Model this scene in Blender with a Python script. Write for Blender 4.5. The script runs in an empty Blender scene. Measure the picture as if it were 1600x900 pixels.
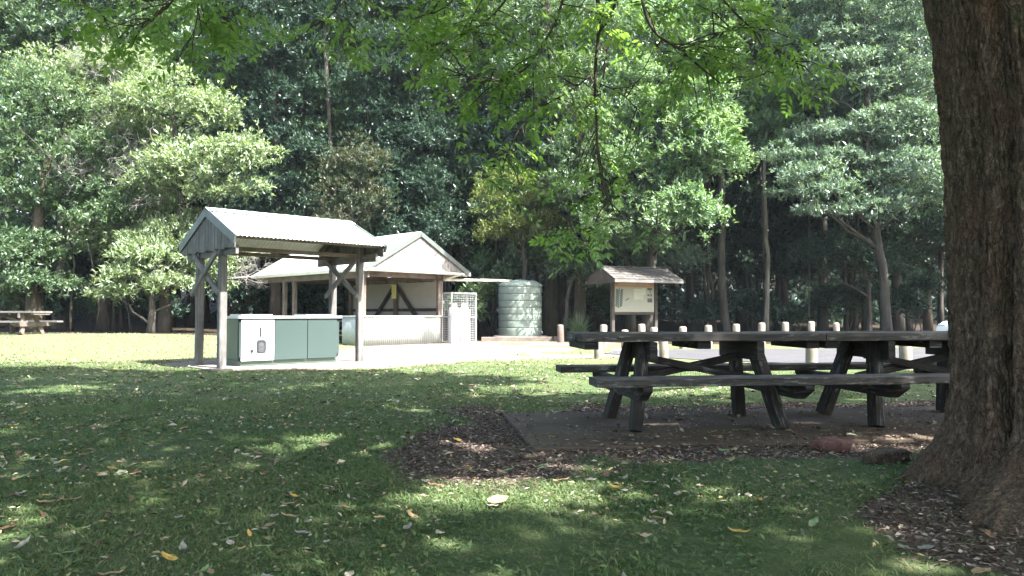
import bpy, math, random
import numpy as np
from mathutils import Vector, Matrix

# ---------------------------------------------------------------- camera, light, exposure
scene = bpy.context.scene
COL = scene.collection
CAMH, FPX = 0.93, 1150.0
PITCH = math.atan(42 / 1150)
cam_d = bpy.data.cameras.new("camera")
cam = bpy.data.objects.new("camera", cam_d)
COL.objects.link(cam)
cam.location = (0, 0, CAMH)
cam.rotation_euler = (math.pi / 2 + PITCH, 0, 0)
cam_d.sensor_width = 36
cam_d.lens = 36 * FPX / 1600
cam_d.clip_start = 0.05
cam_d.clip_end = 800
scene.camera = cam

SUN_EL = math.radians(52)
SUN_AZ = math.atan2(0.80, -0.60)          # measured from +Y towards +X
SUN_DIR = Vector((math.sin(SUN_AZ) * math.cos(SUN_EL), math.cos(SUN_AZ) * math.cos(SUN_EL), math.sin(SUN_EL)))
world = bpy.data.worlds.new("World")
scene.world = world
world.use_nodes = True
wn = world.node_tree
bg = wn.nodes["Background"]
sky = wn.nodes.new("ShaderNodeTexSky")
sky.sky_type = 'NISHITA'
sky.sun_disc = False
sky.sun_elevation = SUN_EL
sky.sun_rotation = SUN_AZ
sky.dust_density = 3.0
sky.ozone_density = .6
wn.links.new(sky.outputs[0], bg.inputs[0])
bg.inputs[1].default_value = 0.122
sun_d = bpy.data.lights.new("sun", 'SUN')
sun_d.energy = 5.0
sun_d.angle = math.radians(0.5)
sun_d.color = (1.0, 0.98, 0.93)
sun = bpy.data.objects.new("sun", sun_d)
COL.objects.link(sun)
sun.rotation_euler = SUN_DIR.to_track_quat('Z', 'Y').to_euler()
scene.view_settings.view_transform = 'Standard'
scene.view_settings.look = 'None'
scene.view_settings.gamma = 1
scene.view_settings.use_curve_mapping = False
scene.view_settings.exposure = 2.75
scene.cycles.max_bounces = 6
scene.cycles.transparent_max_bounces = 8
scene.cycles.use_denoising = True
scene.cycles.use_adaptive_sampling = True
scene.cycles.adaptive_threshold = 0.015

# ---------------------------------------------------------------- helpers
R = random.Random(7)
def sm(a, b, x):
    t = np.clip((np.asarray(x, float) - a) / (b - a), 0, 1)
    return t * t * (3 - 2 * t)

def hash2(ix, iy, seed):
    h = (ix.astype(np.int64) * 374761393 + iy.astype(np.int64) * 668265263 + seed * 974634) & 0x7fffffff
    h = ((h ^ (h >> 13)) * 1274126177) & 0x7fffffff
    h = ((h ^ (h >> 16)) * 2246822519) & 0x7fffffff
    return (h & 0xffff) / 65535.0

def vnoise(x, y, seed=0):
    x = np.asarray(x, float); y = np.asarray(y, float)
    ix = np.floor(x); iy = np.floor(y)
    fx = x - ix; fy = y - iy
    fx = fx * fx * (3 - 2 * fx); fy = fy * fy * (3 - 2 * fy)
    a = hash2(ix, iy, seed); b = hash2(ix + 1, iy, seed); c = hash2(ix, iy + 1, seed); d = hash2(ix + 1, iy + 1, seed)
    return (a * (1 - fx) + b * fx) * (1 - fy) + (c * (1 - fx) + d * fx) * fy

def fbm(x, y, seed=0, o=3):
    s = 0; a = .5
    for k in range(o):
        s = s + a * vnoise(np.asarray(x) * 2 ** k, np.asarray(y) * 2 ** k, seed + 17 * k); a *= .5
    return s / (1 - .5 ** o)

def gz(x, y):
    """height of the ground"""
    x = np.asarray(x, float); y = np.asarray(y, float)
    z = .30 * sm(14, 25, y) * sm(4, 13, -x)
    z = z + .035 * np.clip(y - 29, 0, 80) + .16 * np.clip(y - 62, 0, 150)
    near = 1 - sm(9, 12, y)
    z = z + .02 * (fbm(x * .8, y * .8, 3) - .5) * near
    d2 = (x - 2.85) ** 2 + (y - 3.8) ** 2
    z = z + .07 * np.exp(-d2 / 0.9)
    return z

def P(px, py, d):
    """the point seen at photo pixel (px, py), d metres into the scene"""
    X = (px - 800) / FPX; Z = (450 - py) / FPX
    c, s = math.cos(PITCH), math.sin(PITCH)
    ry = c - s * Z; rz = s + c * Z
    t = d / ry
    return Vector((X * t, d, CAMH + rz * t))

def tag(o, label=None, cat=None, group=None, kind=None):
    if label: o["label"] = label
    if cat: o["category"] = cat
    if group: o["group"] = group
    if kind: o["kind"] = kind
    return o

def empty(name, loc, rz=0.0, label=None, cat=None, group=None):
    o = bpy.data.objects.new(name, None)
    o.empty_display_size = .2
    COL.objects.link(o)
    o.location = loc
    o.rotation_euler = (0, 0, rz)
    return tag(o, label, cat, group)

def mesh_np(name, verts, faces, mats, parent=None, uv=None, smooth=False, midx=None):
    """faces: (M,3) or (M,4) array; verts (N,3)"""
    verts = np.ascontiguousarray(verts, dtype=np.float32)
    faces = np.ascontiguousarray(faces, dtype=np.int32)
    k = faces.shape[1]; m = len(faces)
    me = bpy.data.meshes.new(name)
    me.vertices.add(len(verts)); me.vertices.foreach_set("co", verts.ravel())
    me.loops.add(m * k); me.loops.foreach_set("vertex_index", faces.ravel())
    me.polygons.add(m)
    me.polygons.foreach_set("loop_start", np.arange(0, m * k, k, dtype=np.int32))
    me.polygons.foreach_set("loop_total", np.full(m, k, dtype=np.int32))
    if smooth: me.polygons.foreach_set("use_smooth", np.ones(m, dtype=bool))
    if midx is not None: me.polygons.foreach_set("material_index", np.asarray(midx, dtype=np.int32))
    if uv is not None:
        l = me.uv_layers.new(name="UVMap")
        l.data.foreach_set("uv", np.ascontiguousarray(uv, dtype=np.float32).ravel())
    me.update(calc_edges=True)
    for mt in (mats if isinstance(mats, (list, tuple)) else [mats]): me.materials.append(mt)
    o = bpy.data.objects.new(name, me)
    COL.objects.link(o)
    if parent: o.parent = parent
    return o

class MB:
    """collects boxes, bars and tubes into one mesh (with UVs along the grain)"""
    def __init__(s): s.v = []; s.f = []; s.uv = []; s.sm = []
    def _add(s, vs, fs, uvs, smooth=False):
        b = len(s.v); s.v += [tuple(p) for p in vs]
        for f, u in zip(fs, uvs):
            s.f.append([b + i for i in f]); s.uv.append(u); s.sm.append(smooth)
    def bar(s, p0, p1, w, h, up=(0, 0, 1), rough=0.0):
        """beam from p0 to p1, w across, h along 'up'"""
        p0 = Vector(p0); p1 = Vector(p1); d = (p1 - p0); L = d.length; d.normalize()
        up = Vector(up)
        side = d.cross(up)
        if side.length < 1e-4: side = d.cross(Vector((1, 0, 0)))
        side.normalize(); u2 = side.cross(d).normalized()
        nseg = max(1, int(L / .25)) if rough else 1
        bev = min(w, h) * .10
        prof = [(-w/2+bev, -h/2), (w/2-bev, -h/2), (w/2, -h/2+bev), (w/2, h/2-bev), (w/2-bev, h/2), (-w/2+bev, h/2), (-w/2, h/2-bev), (-w/2, -h/2+bev)]
        off = R.random() * 50
        vs = []
        for i in range(nseg + 1):
            c = p0 + d * (L * i / nseg)
            for (a, b) in prof:
                j = (R.random() - .5) * rough; k = (R.random() - .5) * rough
                vs.append(c + side * (a + j) + u2 * (b + k))
        fs = []; us = []
        per = [0]
        for i in range(8):
            a, b = prof[i], prof[(i + 1) % 8]
            per.append(per[-1] + math.hypot(a[0]-b[0], a[1]-b[1]))
        for n in range(nseg):
            for i in range(8):
                j = (i + 1) % 8
                fs.append((n*8+i, n*8+j, n*8+8+j, n*8+8+i))
                a0 = off + L*n/nseg; a1 = off + L*(n+1)/nseg
                us.append(((a0, off+per[i]), (a0, off+per[i+1]), (a1, off+per[i+1]), (a1, off+per[i])))
        fs.append(tuple(range(7, -1, -1))); us.append(tuple((off + prof[i][0]*.3, off + prof[i][1]) for i in range(7, -1, -1)))
        e = nseg * 8
        fs.append(tuple(e + i for i in range(8))); us.append(tuple((off + prof[i][0]*.3, off + prof[i][1]) for i in range(8)))
        s._add(vs, fs, us)
        return s
    def box(s, c, sz, rough=0):
        c = Vector(c); x, y, z = sz
        if x >= y and x >= z: s.bar(c - Vector((x/2,0,0)), c + Vector((x/2,0,0)), y, z)
        elif y >= z: s.bar(c - Vector((0,y/2,0)), c + Vector((0,y/2,0)), x, z)
        else: s.bar(c - Vector((0,0,z/2)), c + Vector((0,0,z/2)), x, y, up=(0,1,0))
        return s
    def quad(s, a, b, c, d):
        a, b, c, d = map(Vector, (a, b, c, d))
        L = (b-a).length; W = (d-a).length
        s._add([a, b, c, d], [(0,1,2,3)], [((0,0),(L,0),(L,W),(0,W))]); return s
    def poly(s, pts, thick, n):
        """flat polygon with thickness along n"""
        pts = [Vector(p) for p in pts]; n = Vector(n).normalized() * thick; k = len(pts)
        o = pts[0]; ux = (pts[1]-o).normalized(); uy = n.normalized().cross(ux)
        uv = [((p-o).dot(ux), (p-o).dot(uy)) for p in pts]
        vs = pts + [p + n for p in pts]
        fs = [tuple(range(k-1, -1, -1)), tuple(range(k, 2*k))]; us = [tuple(uv[::-1]), tuple(uv)]
        for i in range(k):
            j = (i+1) % k
            fs.append((i, j, k+j, k+i)); us.append((uv[i], uv[j], uv[j], uv[i]))
        s._add(vs, fs, us); return s
    def tube(s, pts, rad, n=8, cap=True, wob=0.0):
        pts = [Vector(p) for p in pts]; m = len(pts)
        if not hasattr(rad, '__len__'): rad = [rad] * m
        vs = []; ref = Vector((0.31, 0.17, .93))
        off = R.random() * 20; ls = [0]
        for i in range(m):
            t = (pts[min(i+1, m-1)] - pts[max(i-1, 0)]).normalized()
            a = t.cross(ref)
            if a.length < .2: a = t.cross(Vector((1, 0, 0)))
            a.normalize(); b = t.cross(a)
            if i: ls.append(ls[-1] + (pts[i]-pts[i-1]).length)
            for k in range(n):
                th = 2*math.pi*k/n
                r = rad[i] * (1 + (R.random()-.5) * wob)
                vs.append(pts[i] + a*(math.cos(th)*r) + b*(math.sin(th)*r))
        fs = []; us = []
        for i in range(m-1):
            for k in range(n):
                j = (k+1) % n
                fs.append((i*n+k, i*n+j, i*n+n+j, i*n+n+k))
                c = 2*math.pi*rad[0]/n
                us.append(((off+ls[i], c*k), (off+ls[i], c*(k+1)), (off+ls[i+1], c*(k+1)), (off+ls[i+1], c*k)))
        b0 = len(s.v)
        s._add(vs, fs, us, True)
        if cap:
            for e, base in ((0, 0), (1, (m-1)*n)):
                idx = [b0+base+k for k in range(n)]
                if e == 0: idx = idx[::-1]
                s.f.append(idx); s.uv.append(tuple((0, 0) for _ in idx)); s.sm.append(False)
        return s
    def lathe(s, c, prof, n=32):
        c = Vector(c); m = len(prof); vs = []
        for (r, z) in prof:
            for k in range(n):
                th = 2*math.pi*k/n
                vs.append(c + Vector((r*math.cos(th), r*math.sin(th), z)))
        fs = []; us = []
        for i in range(m-1):
            for k in range(n):
                j = (k+1) % n
                fs.append((i*n+k, i*n+j, i*n+n+j, i*n+n+k))
                us.append(((prof[i][1], .2*k), (prof[i][1], .2*k+.2), (prof[i+1][1], .2*k+.2), (prof[i+1][1], .2*k)))
        s._add(vs, fs, us, True); return s
    def corr(s, o, u, v, wu, lv, amp=.012, pitch=.076):
        """corrugated sheet: waves run across u, ribs along v"""
        o = Vector(o); u = Vector(u).normalized(); v = Vector(v).normalized(); n = u.cross(v).normalized()
        k = int(wu / pitch * 6)
        vs = []; fs = []; us = []
        for i in range(k+1):
            a = wu*i/k; w = amp*math.sin(2*math.pi*a/pitch)
            vs.append(o + u*a + n*w); vs.append(o + u*a + n*w + v*lv)
        for i in range(k):
            fs.append((2*i, 2*i+2, 2*i+3, 2*i+1))
            a0, a1 = wu*i/k, wu*(i+1)/k
            us.append(((a0, 0), (a1, 0), (a1, lv), (a0, lv)))
        s._add(vs, fs, us, True); return s
    def build(s, name, mat, parent=None, solid=0):
        me = bpy.data.meshes.new(name)
        me.from_pydata([tuple(p) for p in s.v], [], s.f)
        l = me.uv_layers.new(name="UVMap")
        flat = [c for u in s.uv for p in u for c in p]
        l.data.foreach_set("uv", flat)
        me.polygons.foreach_set("use_smooth", s.sm)
        me.materials.append(mat)
        me.update()
        o = bpy.data.objects.new(name, me)
        COL.objects.link(o)
        if parent: o.parent = parent
        if solid:
            md = o.modifiers.new("thick", 'SOLIDIFY'); md.thickness = solid; md.offset = 0
        return o

def copy_tree(o, parent=None):
    c = o.copy(); COL.objects.link(c)
    if parent: c.parent = parent
    for ch in list(o.children): copy_tree(ch, c)
    return c

# ---------------------------------------------------------------- materials
class NT:
    def __init__(s, name):
        s.m = bpy.data.materials.new(name); s.m.use_nodes = True
        s.t = s.m.node_tree; s.b = s.t.nodes["Principled BSDF"]; s.out = s.t.nodes["Material Output"]
    def n(s, typ, **kw):
        nd = s.t.nodes.new(typ)
        for k, v in kw.items(): setattr(nd, k, v)
        return nd
    def l(s, a, b): s.t.links.new(a, b)
    def noise(s, vec, scale, detail=4, rough=.55):
        nd = s.n("ShaderNodeTexNoise"); nd.inputs["Scale"].default_value = scale
        nd.inputs["Detail"].default_value = detail; nd.inputs["Roughness"].default_value = rough
        if vec is not None: s.l(vec, nd.inputs["Vector"])
        return nd.outputs["Fac"]
    def ramp(s, fac, stops):
        nd = s.n("ShaderNodeValToRGB"); e = nd.color_ramp.elements
        while len(e) < len(stops): e.new(.5)
        for i, (p, c) in enumerate(stops):
            e[i].position = p; e[i].color = (c[0], c[1], c[2], 1) if hasattr(c, '__len__') else (c, c, c, 1)
        s.l(fac, nd.inputs[0]); return nd.outputs[0]
    def mapv(s, vec, scale):
        nd = s.n("ShaderNodeMapping"); nd.inputs["Scale"].default_value = scale; s.l(vec, nd.inputs[0]); return nd.outputs[0]
    def mix(s, fac, a, b, mode='MIX'):
        nd = s.n("ShaderNodeMix", data_type='RGBA', blend_type=mode)
        for sock, val in ((nd.inputs[0], fac), (nd.inputs[6], a), (nd.inputs[7], b)):
            if hasattr(val, 'is_linked'): s.l(val, sock)
            elif hasattr(val, '__len__'): sock.default_value = (*val[:3], 1)
            else: sock.default_value = val
        return nd.outputs[2]
    def math(s, op, a, b=None):
        nd = s.n("ShaderNodeMath", operation=op)
        for i, val in enumerate((a, b)):
            if val is None: continue
            if hasattr(val, 'is_linked'): s.l(val, nd.inputs[i])
            else: nd.inputs[i].default_value = val
        return nd.outputs[0]
    def bump(s, h, strength=.4, dist=.02):
        nd = s.n("ShaderNodeBump"); nd.inputs["Strength"].default_value = strength; nd.inputs["Distance"].default_value = dist
        s.l(h, nd.inputs["Height"]); s.l(nd.outputs[0], s.b.inputs["Normal"])
    def obj(s): return s.n("ShaderNodeTexCoord").outputs["Object"]
    def pos(s): return s.n("ShaderNodeNewGeometry").outputs["Position"]
    def uvc(s): return s.n("ShaderNodeTexCoord").outputs["UV"]
    def rnd(s): return s.n("ShaderNodeNewGeometry").outputs["Random Per Island"]
    def col(s, c): s.l(c, s.b.inputs["Base Color"]) if hasattr(c, 'is_linked') else setattr(s.b.inputs["Base Color"], 'default_value', (*c, 1))
    def rough(s, r, spec=None, metal=None):
        s.b.inputs["Roughness"].default_value = r
        if spec is not None: s.b.inputs["Specular IOR Level"].default_value = spec
        if metal is not None: s.b.inputs["Metallic"].default_value = metal

def wood(name, dark, light, moss=None, scale=1.0, lichen=None):
    t = NT(name); uv = t.uvc()
    g = t.noise(t.mapv(uv, (1.6*scale, 38*scale, 1)), 1.0, 6, .65)
    blot = t.noise(t.pos(), 4.0, 3)
    c = t.ramp(g, [(.3, dark), (.72, light)])
    c = t.mix(t.ramp(blot, [(.35, .0), (.7, .55)]), c, tuple(x*.55 for x in dark))
    crack = t.ramp(t.noise(t.mapv(uv, (.9*scale, 60*scale, 1)), 1.0, 4, .6), [(.30, 0.25), (.40, 1.0)])
    c = t.mix(1.0, c, crack, 'MULTIPLY')
    if lichen:
        lf = t.ramp(t.noise(t.mapv(uv, (7, 38, 1)), 1.0, 5, .7), [(.50, 0), (.64, .75)])
        big = t.ramp(t.noise(t.pos(), 3.5, 3), [(.44, 0), (.60, 1)])
        c = t.mix(t.math('MULTIPLY', lf, big), c, lichen)
    t.col(c); t.rough(.85, .25)
    t.bump(t.math('MULTIPLY', g, crack), .5, .006)
    return t.m

def plain(name, c, rough=.5, spec=.5, metal=0, var=.12, dirt=None, nscale=3):
    t = NT(name)
    n = t.noise(t.obj(), nscale, 5)
    k = t.ramp(n, [(.3, tuple(x*(1-var) for x in c)), (.7, tuple(min(1, x*(1+var)) for x in c))])
    if dirt:
        k = t.mix(t.ramp(t.noise(t.obj(), nscale*2.3, 5, .7), [(.5, 0), (.75, .7)]), k, dirt)
    t.col(k); t.rough(rough, spec, metal)
    t.l(t.ramp(n, [(.3, rough*.85), (.7, min(1, rough*1.15))]), t.b.inputs["Roughness"])
    return t.m

def foliage(name, cols, trans=.38, rough=.42, spec=.5, tint=(1.25, 1.35, .55)):
    t = NT(name)
    r = t.rnd()
    patch = t.noise(t.pos(), .9, 2)
    f = t.math('ADD', t.math('MULTIPLY', r, .7), t.math('MULTIPLY', t.math('SUBTRACT', patch, .35), 1.0))
    n = len(cols)
    c = t.ramp(f, [(.1 + .8*i/(n-1), cc) for i, cc in enumerate(cols)])
    t.col(c); t.rough(rough, spec)
    tr = t.n("ShaderNodeBsdfTranslucent")
    t.l(t.mix(1.0, c, tint, 'MULTIPLY'), tr.inputs[0])
    mx = t.n("ShaderNodeMixShader"); mx.inputs[0].default_value = trans
    t.l(t.b.outputs[0], mx.inputs[1]); t.l(tr.outputs[0], mx.inputs[2]); t.l(mx.outputs[0], t.out.inputs[0])
    return t.m

def bark(name, a, b, moss=None, sc=1.0):
    t = NT(name); p = t.pos()
    s = t.mapv(p, (9*sc, 9*sc, 1.6*sc))
    g = t.noise(s, 1.0, 6, .65)
    c = t.ramp(g, [(.32, a), (.68, b)])
    if moss:
        c = t.mix(t.ramp(t.noise(p, 2.2, 4, .65), [(.48, 0), (.66, .75)]), c, moss)
    c = t.mix(t.ramp(t.noise(p, 26*sc, 4, .7), [(.6, 0), (.7, .45)]), c, tuple(min(1, x*2.2) for x in b))
    t.col(c); t.rough(.9, .2); t.bump(g, .7, .03)
    return t.m

M = {}
M['timber_grey'] = wood('weathered_grey_timber', (.080, .077, .073), (.205, .198, .19))
M['timber_brown'] = wood('weathered_brown_timber', (.085, .065, .055), (.20, .165, .14))
M['timber_dark'] = wood('old_dark_timber', (.010, .009, .008), (.050, .043, .037), lichen=(.15, .15, .14))
M['timber_pale'] = wood('pale_gable_boards', (.12, .112, .108), (.26, .245, .235))
M['timber_worn'] = wood('worn_top_timber', (.018, .016, .014), (.10, .09, .08), lichen=(.27, .26, .245))
M['timber_kiosk'] = wood('dull_brown_timber', (.035, .03, .026), (.10, .088, .076))
M['bollard'] = wood('bollard_timber', (.13, .108, .085), (.33, .295, .245), scale=.8)
M['zinc'] = plain('zinc_roof_sheet', (.58, .61, .60), .42, .5, .25, .08, nscale=1.2, dirt=(.42, .44, .42))
M['greytrim'] = plain('grey_green_barge_board', (.085, .102, .094), .5, .3, 0, .1)
M['cream'] = plain('cream_gutter_paint', (.62, .60, .53), .4, .5, 0, .06, dirt=(.4, .37, .3))
M['creamsheet'] = plain('cream_corrugated_sheet', (.50, .55, .52), .45, .4, 0, .06, nscale=2)
M['greensheet'] = plain('pale_green_corrugated_sheet', (.29, .325, .305), .45, .4, 0, .08, nscale=2)
M['innerwall'] = plain('pale_fibre_cement_lining', (.27, .255, .245), .7, .3, 0, .06)
M['tank'] = plain('grey_green_tank_plastic', (.165, .205, .178), .55, .4, 0, .08, nscale=2, dirt=(.14, .16, .14))
M['bbqgreen'] = plain('green_powder_coat', (.036, .057, .053), .40, .4, .1, .05, nscale=1)
M['bbqside'] = plain('olive_powder_coat', (.075, .11, .08), .40, .5, .1, .05, nscale=1)
M['bbqwhite'] = plain('off_white_cabinet_door', (.46, .47, .52), .38, .5, .1, .04)
M['steel'] = plain('brushed_steel', (.58, .60, .63), .33, .5, .85, .05, nscale=6)
M['galv'] = plain('galvanised_steel', (.42, .43, .44), .45, .5, .4, .1, nscale=8)
M['gas'] = plain('white_gas_cylinder_paint', (.72, .73, .74), .4, .5, 0, .05)
M['black'] = plain('black_sign_print', (.02, .022, .025), .4)
M['white'] = plain('white_print', (.72, .73, .74), .5)
M['text_dim'] = plain('faded_sign_lettering', (.11, .115, .12), .5)
M['yellow'] = plain('yellow_notice', (.55, .50, .16), .5)
M['signface'] = plain('cream_sign_face', (.27, .26, .205), .45, .5, 0, .05)
M['signhead'] = plain('terracotta_print', (.36, .17, .10), .45)
M['signgrey'] = plain('grey_print', (.26, .27, .24), .5)
M['signlite'] = plain('pale_print', (.37, .37, .30), .5)
M['signgreen'] = plain('dark_green_print', (.03, .055, .045), .5)
M['shingle'] = wood('mossy_shingle', (.035, .032, .028), (.12, .11, .10), lichen=(.40, .39, .38))
M['rock'] = bark('red_brown_rock', (.06, .028, .022), (.19, .095, .075), sc=2.4)
M['carwhite'] = plain('white_car_paint', (.78, .80, .82), .2, .6, 0, .02)
M['glass'] = plain('dark_car_glass', (.02, .03, .05), .08, .6)
M['rubber'] = plain('black_rubber', (.02, .02, .02), .8)
M['lamp'] = plain('clear_lamp', (.5, .55, .6), .1)

M['leaf_pale'] = foliage('pale_green_leaves', [(.085, .125, .070), (.19, .25, .15), (.30, .35, .235)], .34)
M['leaf_bright'] = foliage('bright_green_leaves', [(.055, .11, .062), (.15, .24, .14), (.27, .35, .225)], .38)
M['leaf_blue'] = foliage('blue_green_leaves', [(.048, .088, .066), (.12, .18, .145), (.22, .29, .24)], .30, .36, .6)
M['leaf_dark'] = foliage('dark_green_leaves', [(.014, .032, .024), (.028, .056, .042), (.052, .088, .066)], .28, .40)  # dark green, deepened further to paint in the understory shade
M['leaf_mid'] = foliage('mid_green_leaves', [(.034, .068, .038), (.075, .125, .070), (.14, .19, .11)], .33)
M['leaf_rust'] = foliage('rust_tinged_leaves', [(.030, .050, .034), (.052, .068, .042), (.085, .076, .046)], .3)
M['leaf_yellow'] = foliage('yellow_green_leaves', [(.06, .095, .034), (.12, .155, .058), (.20, .215, .09)], .4)
M['leaf_near'] = foliage('soft_green_leaflets', [(.08, .155, .050), (.14, .235, .072), (.20, .29, .105)], .55, .45, .4, (1.3, 1.4, .5))
M['grass'] = foliage('lawn_grass_blades', [(.040, .074, .027), (.078, .128, .046), (.120, .158, .068), (.16, .165, .085)], .3, .6, .25, (1.1, 1.2, .6))
M['grass_sunlit'] = foliage('sunlit_pale_lawn_blades', [(.10, .135, .085), (.165, .195, .125), (.23, .24, .17)], .3, .6, .25, (1.1, 1.2, .6))  # paler blades: sunlight on the far lawn painted into the colour
M['strappy'] = foliage('strappy_leaves', [(.10, .15, .09), (.19, .25, .15)], .25, .4)
M['bark_grey'] = bark('grey_bark', (.022, .019, .016), (.075, .067, .057))
M['bark_pale'] = bark('pale_bark', (.06, .053, .044), (.17, .155, .13))
M['bark_moss'] = bark('mossy_brown_bark', (.025, .020, .015), (.075, .06, .045), moss=(.03, .04, .016))
M['twig'] = bark('bleached_dead_wood', (.15, .138, .13), (.31, .29, .275))
M['branch'] = bark('dark_branch_bark', (.025, .021, .015), (.07, .06, .045))

def leaf_mat(name, a, b):
    t = NT(name); n = t.noise(t.obj(), 40, 4); t.col(t.ramp(n, [(.35, a), (.65, b)])); t.rough(.6, .3); return t.m
M['fall_tan'] = leaf_mat('dry_tan_leaf', (.18, .12, .065), (.30, .21, .12))
M['fall_brown'] = leaf_mat('brown_leaf', (.10, .055, .03), (.20, .12, .07))
M['fall_grey'] = leaf_mat('pale_grey_leaf', (.15, .14, .115), (.27, .25, .21))
M['fall_yellow'] = leaf_mat('yellow_leaf', (.30, .19, .04), (.40, .27, .07))
M['fall_green'] = leaf_mat('fallen_green_leaf', (.09, .14, .06), (.16, .22, .10))

# ---------------------------------------------------------------- ground
def bed_mask(x, y):
    """bare bark mulch round the slab and round the big trunk"""
    x = np.asarray(x, float); y = np.asarray(y, float)
    n = (fbm(x*1.7, y*1.7, 21, 3) - .5)
    # rotated slab frame
    c, s = math.cos(math.radians(7)), math.sin(math.radians(7))
    X = (x - .154)*c + (y - 5.04)*s; Y = -(x - .154)*s + (y - 5.04)*c
    d = np.maximum(np.maximum(-X - .25, X - 7), np.maximum(-Y - .42, Y - 2.15))
    m1 = 1 - sm(-.25, .45, d + n*1.3)
    e = ((x + .10)/.75)**2 + ((y - 5.25)/1.1)**2
    m2 = 1 - sm(.4, 1.7, e + n*1.7)
    r = np.hypot((x - 2.72)/1.02, (y - 3.15)/1.0)
    m3 = 1 - sm(.75, 1.25, r + n*.8)
    return np.clip(np.maximum(np.maximum(m1, m2), m3), 0, 1)

def dirt_mask(x, y):
    """worn pinkish dirt between barbecue, shelter and car park"""
    n = (fbm(np.asarray(x)*.7, np.asarray(y)*.7, 5, 3) - .5)
    yy = np.asarray(y, float); xx = np.asarray(x, float)
    lo = 13.6 + .42*(xx + 3.2); hi = 25.5 + 0*xx
    a = sm(-.6, .6, yy - np.maximum(lo, 14.2) + n*2.0) * (1 - sm(-.5, .5, yy - hi + n))
    b = sm(-5.0, -4.2, xx + n*1.2 - .22*(13.5-yy)*0) * (1 - sm(2.2, 3.6, xx - .1*(yy-20) + n*2))
    g = 1 - sm(.46, .62, fbm(xx*.9+3, yy*.55, 77, 3)) * .85 * sm(15.5, 17.5, yy) * sm(-1.5, .3, xx)
    pad = 1 - sm(.9, 1.5, np.hypot((xx + 4.0)/2.2, (yy - 13.9)/1.3) + n*.4)
    return np.clip(np.maximum(a*b*g, pad), 0, 1)

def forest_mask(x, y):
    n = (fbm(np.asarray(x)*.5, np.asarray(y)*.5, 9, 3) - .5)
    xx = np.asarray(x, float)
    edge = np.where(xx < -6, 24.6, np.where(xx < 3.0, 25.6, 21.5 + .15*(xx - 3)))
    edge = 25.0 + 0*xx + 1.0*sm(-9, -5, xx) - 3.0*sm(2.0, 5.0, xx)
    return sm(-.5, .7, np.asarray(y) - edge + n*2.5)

def ground():
    xs = np.unique(np.concatenate([np.arange(-200, -30, 20), np.arange(-30, -9, .6), np.arange(-9, 9, .11), np.arange(9, 30, .6), np.arange(30, 201, 20)]))
    ys = np.unique(np.concatenate([np.arange(-100, -4, 12), np.arange(-4, 2, .5), np.arange(2, 17, .11), np.arange(17, 30, .3), np.arange(30, 60, 2), np.arange(60, 281, 20)]))
    X, Y = np.meshgrid(xs, ys); Z = gz(X, Y)
    v = np.stack([X, Y, Z], -1).reshape(-1, 3)
    nx, ny = len(xs), len(ys)
    i = np.arange(nx*ny).reshape(ny, nx)
    f = np.stack([i[:-1, :-1], i[:-1, 1:], i[1:, 1:], i[1:, :-1]], -1).reshape(-1, 4)
    t = NT('ground_surface'); p = t.pos()
    at = t.n("ShaderNodeAttribute", attribute_name="zones"); sep = t.n("ShaderNodeSeparateColor"); t.l(at.outputs["Color"], sep.inputs[0])
    fine = t.noise(p, 60, 5, .7); mid = t.noise(p, 7, 4, .6); big = t.noise(p, .8, 3)
    lawn = t.ramp(mid, [(.3, (.048, .078, .032)), (.5, (.080, .120, .046)), (.72, (.12, .13, .068))])
    lawn = t.mix(t.ramp(fine, [(.35, .55), (.6, 0)]), lawn, (.028, .034, .016))
    lawn = t.mix(t.ramp(big, [(.45, 0), (.7, .45)]), lawn, (.12, .125, .055))
    lawn = t.mix(t.math('MULTIPLY', at.outputs['Alpha'], .6), lawn, t.ramp(mid, [(.3, (.085, .10, .045)), (.7, (.19, .185, .10))]))  # far lawn painted paler, as if sunlit, through the zone alpha
    bed = t.ramp(t.noise(p, 45, 6, .75), [(.3, (.03, .022, .018)), (.5, (.095, .068, .056)), (.7, (.20, .155, .13))])
    dirt = t.ramp(t.noise(p, 14, 6, .7), [(.3, (.135, .10, .085)), (.7, (.27, .215, .185))])
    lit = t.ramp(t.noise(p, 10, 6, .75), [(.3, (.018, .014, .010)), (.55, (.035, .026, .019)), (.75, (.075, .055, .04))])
    edge = t.math('MULTIPLY', t.math('SUBTRACT', t.noise(p, 18, 4, .7), .5), .9)
    def th(o): return t.ramp(t.math('ADD', o, edge), [(.38, 0), (.62, 1)])
    c = t.mix(th(sep.outputs[1]), lawn, dirt)
    c = t.mix(th(sep.outputs[0]), c, bed)
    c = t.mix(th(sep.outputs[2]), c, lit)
    t.col(c); t.rough(.95, .15)
    t.bump(t.math('ADD', fine, t.math('MULTIPLY', mid, .8)), .8, .03)
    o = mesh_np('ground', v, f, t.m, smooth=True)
    zc = np.stack([bed_mask(X, Y), dirt_mask(X, Y), forest_mask(X, Y), sm(12.5, 15.5, Y)], -1).reshape(-1, 4).astype(np.float32)  # alpha: zone of painted sunlight on the far lawn
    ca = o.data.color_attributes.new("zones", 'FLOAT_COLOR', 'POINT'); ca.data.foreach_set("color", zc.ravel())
    return tag(o, kind='structure')
ground()

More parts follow.
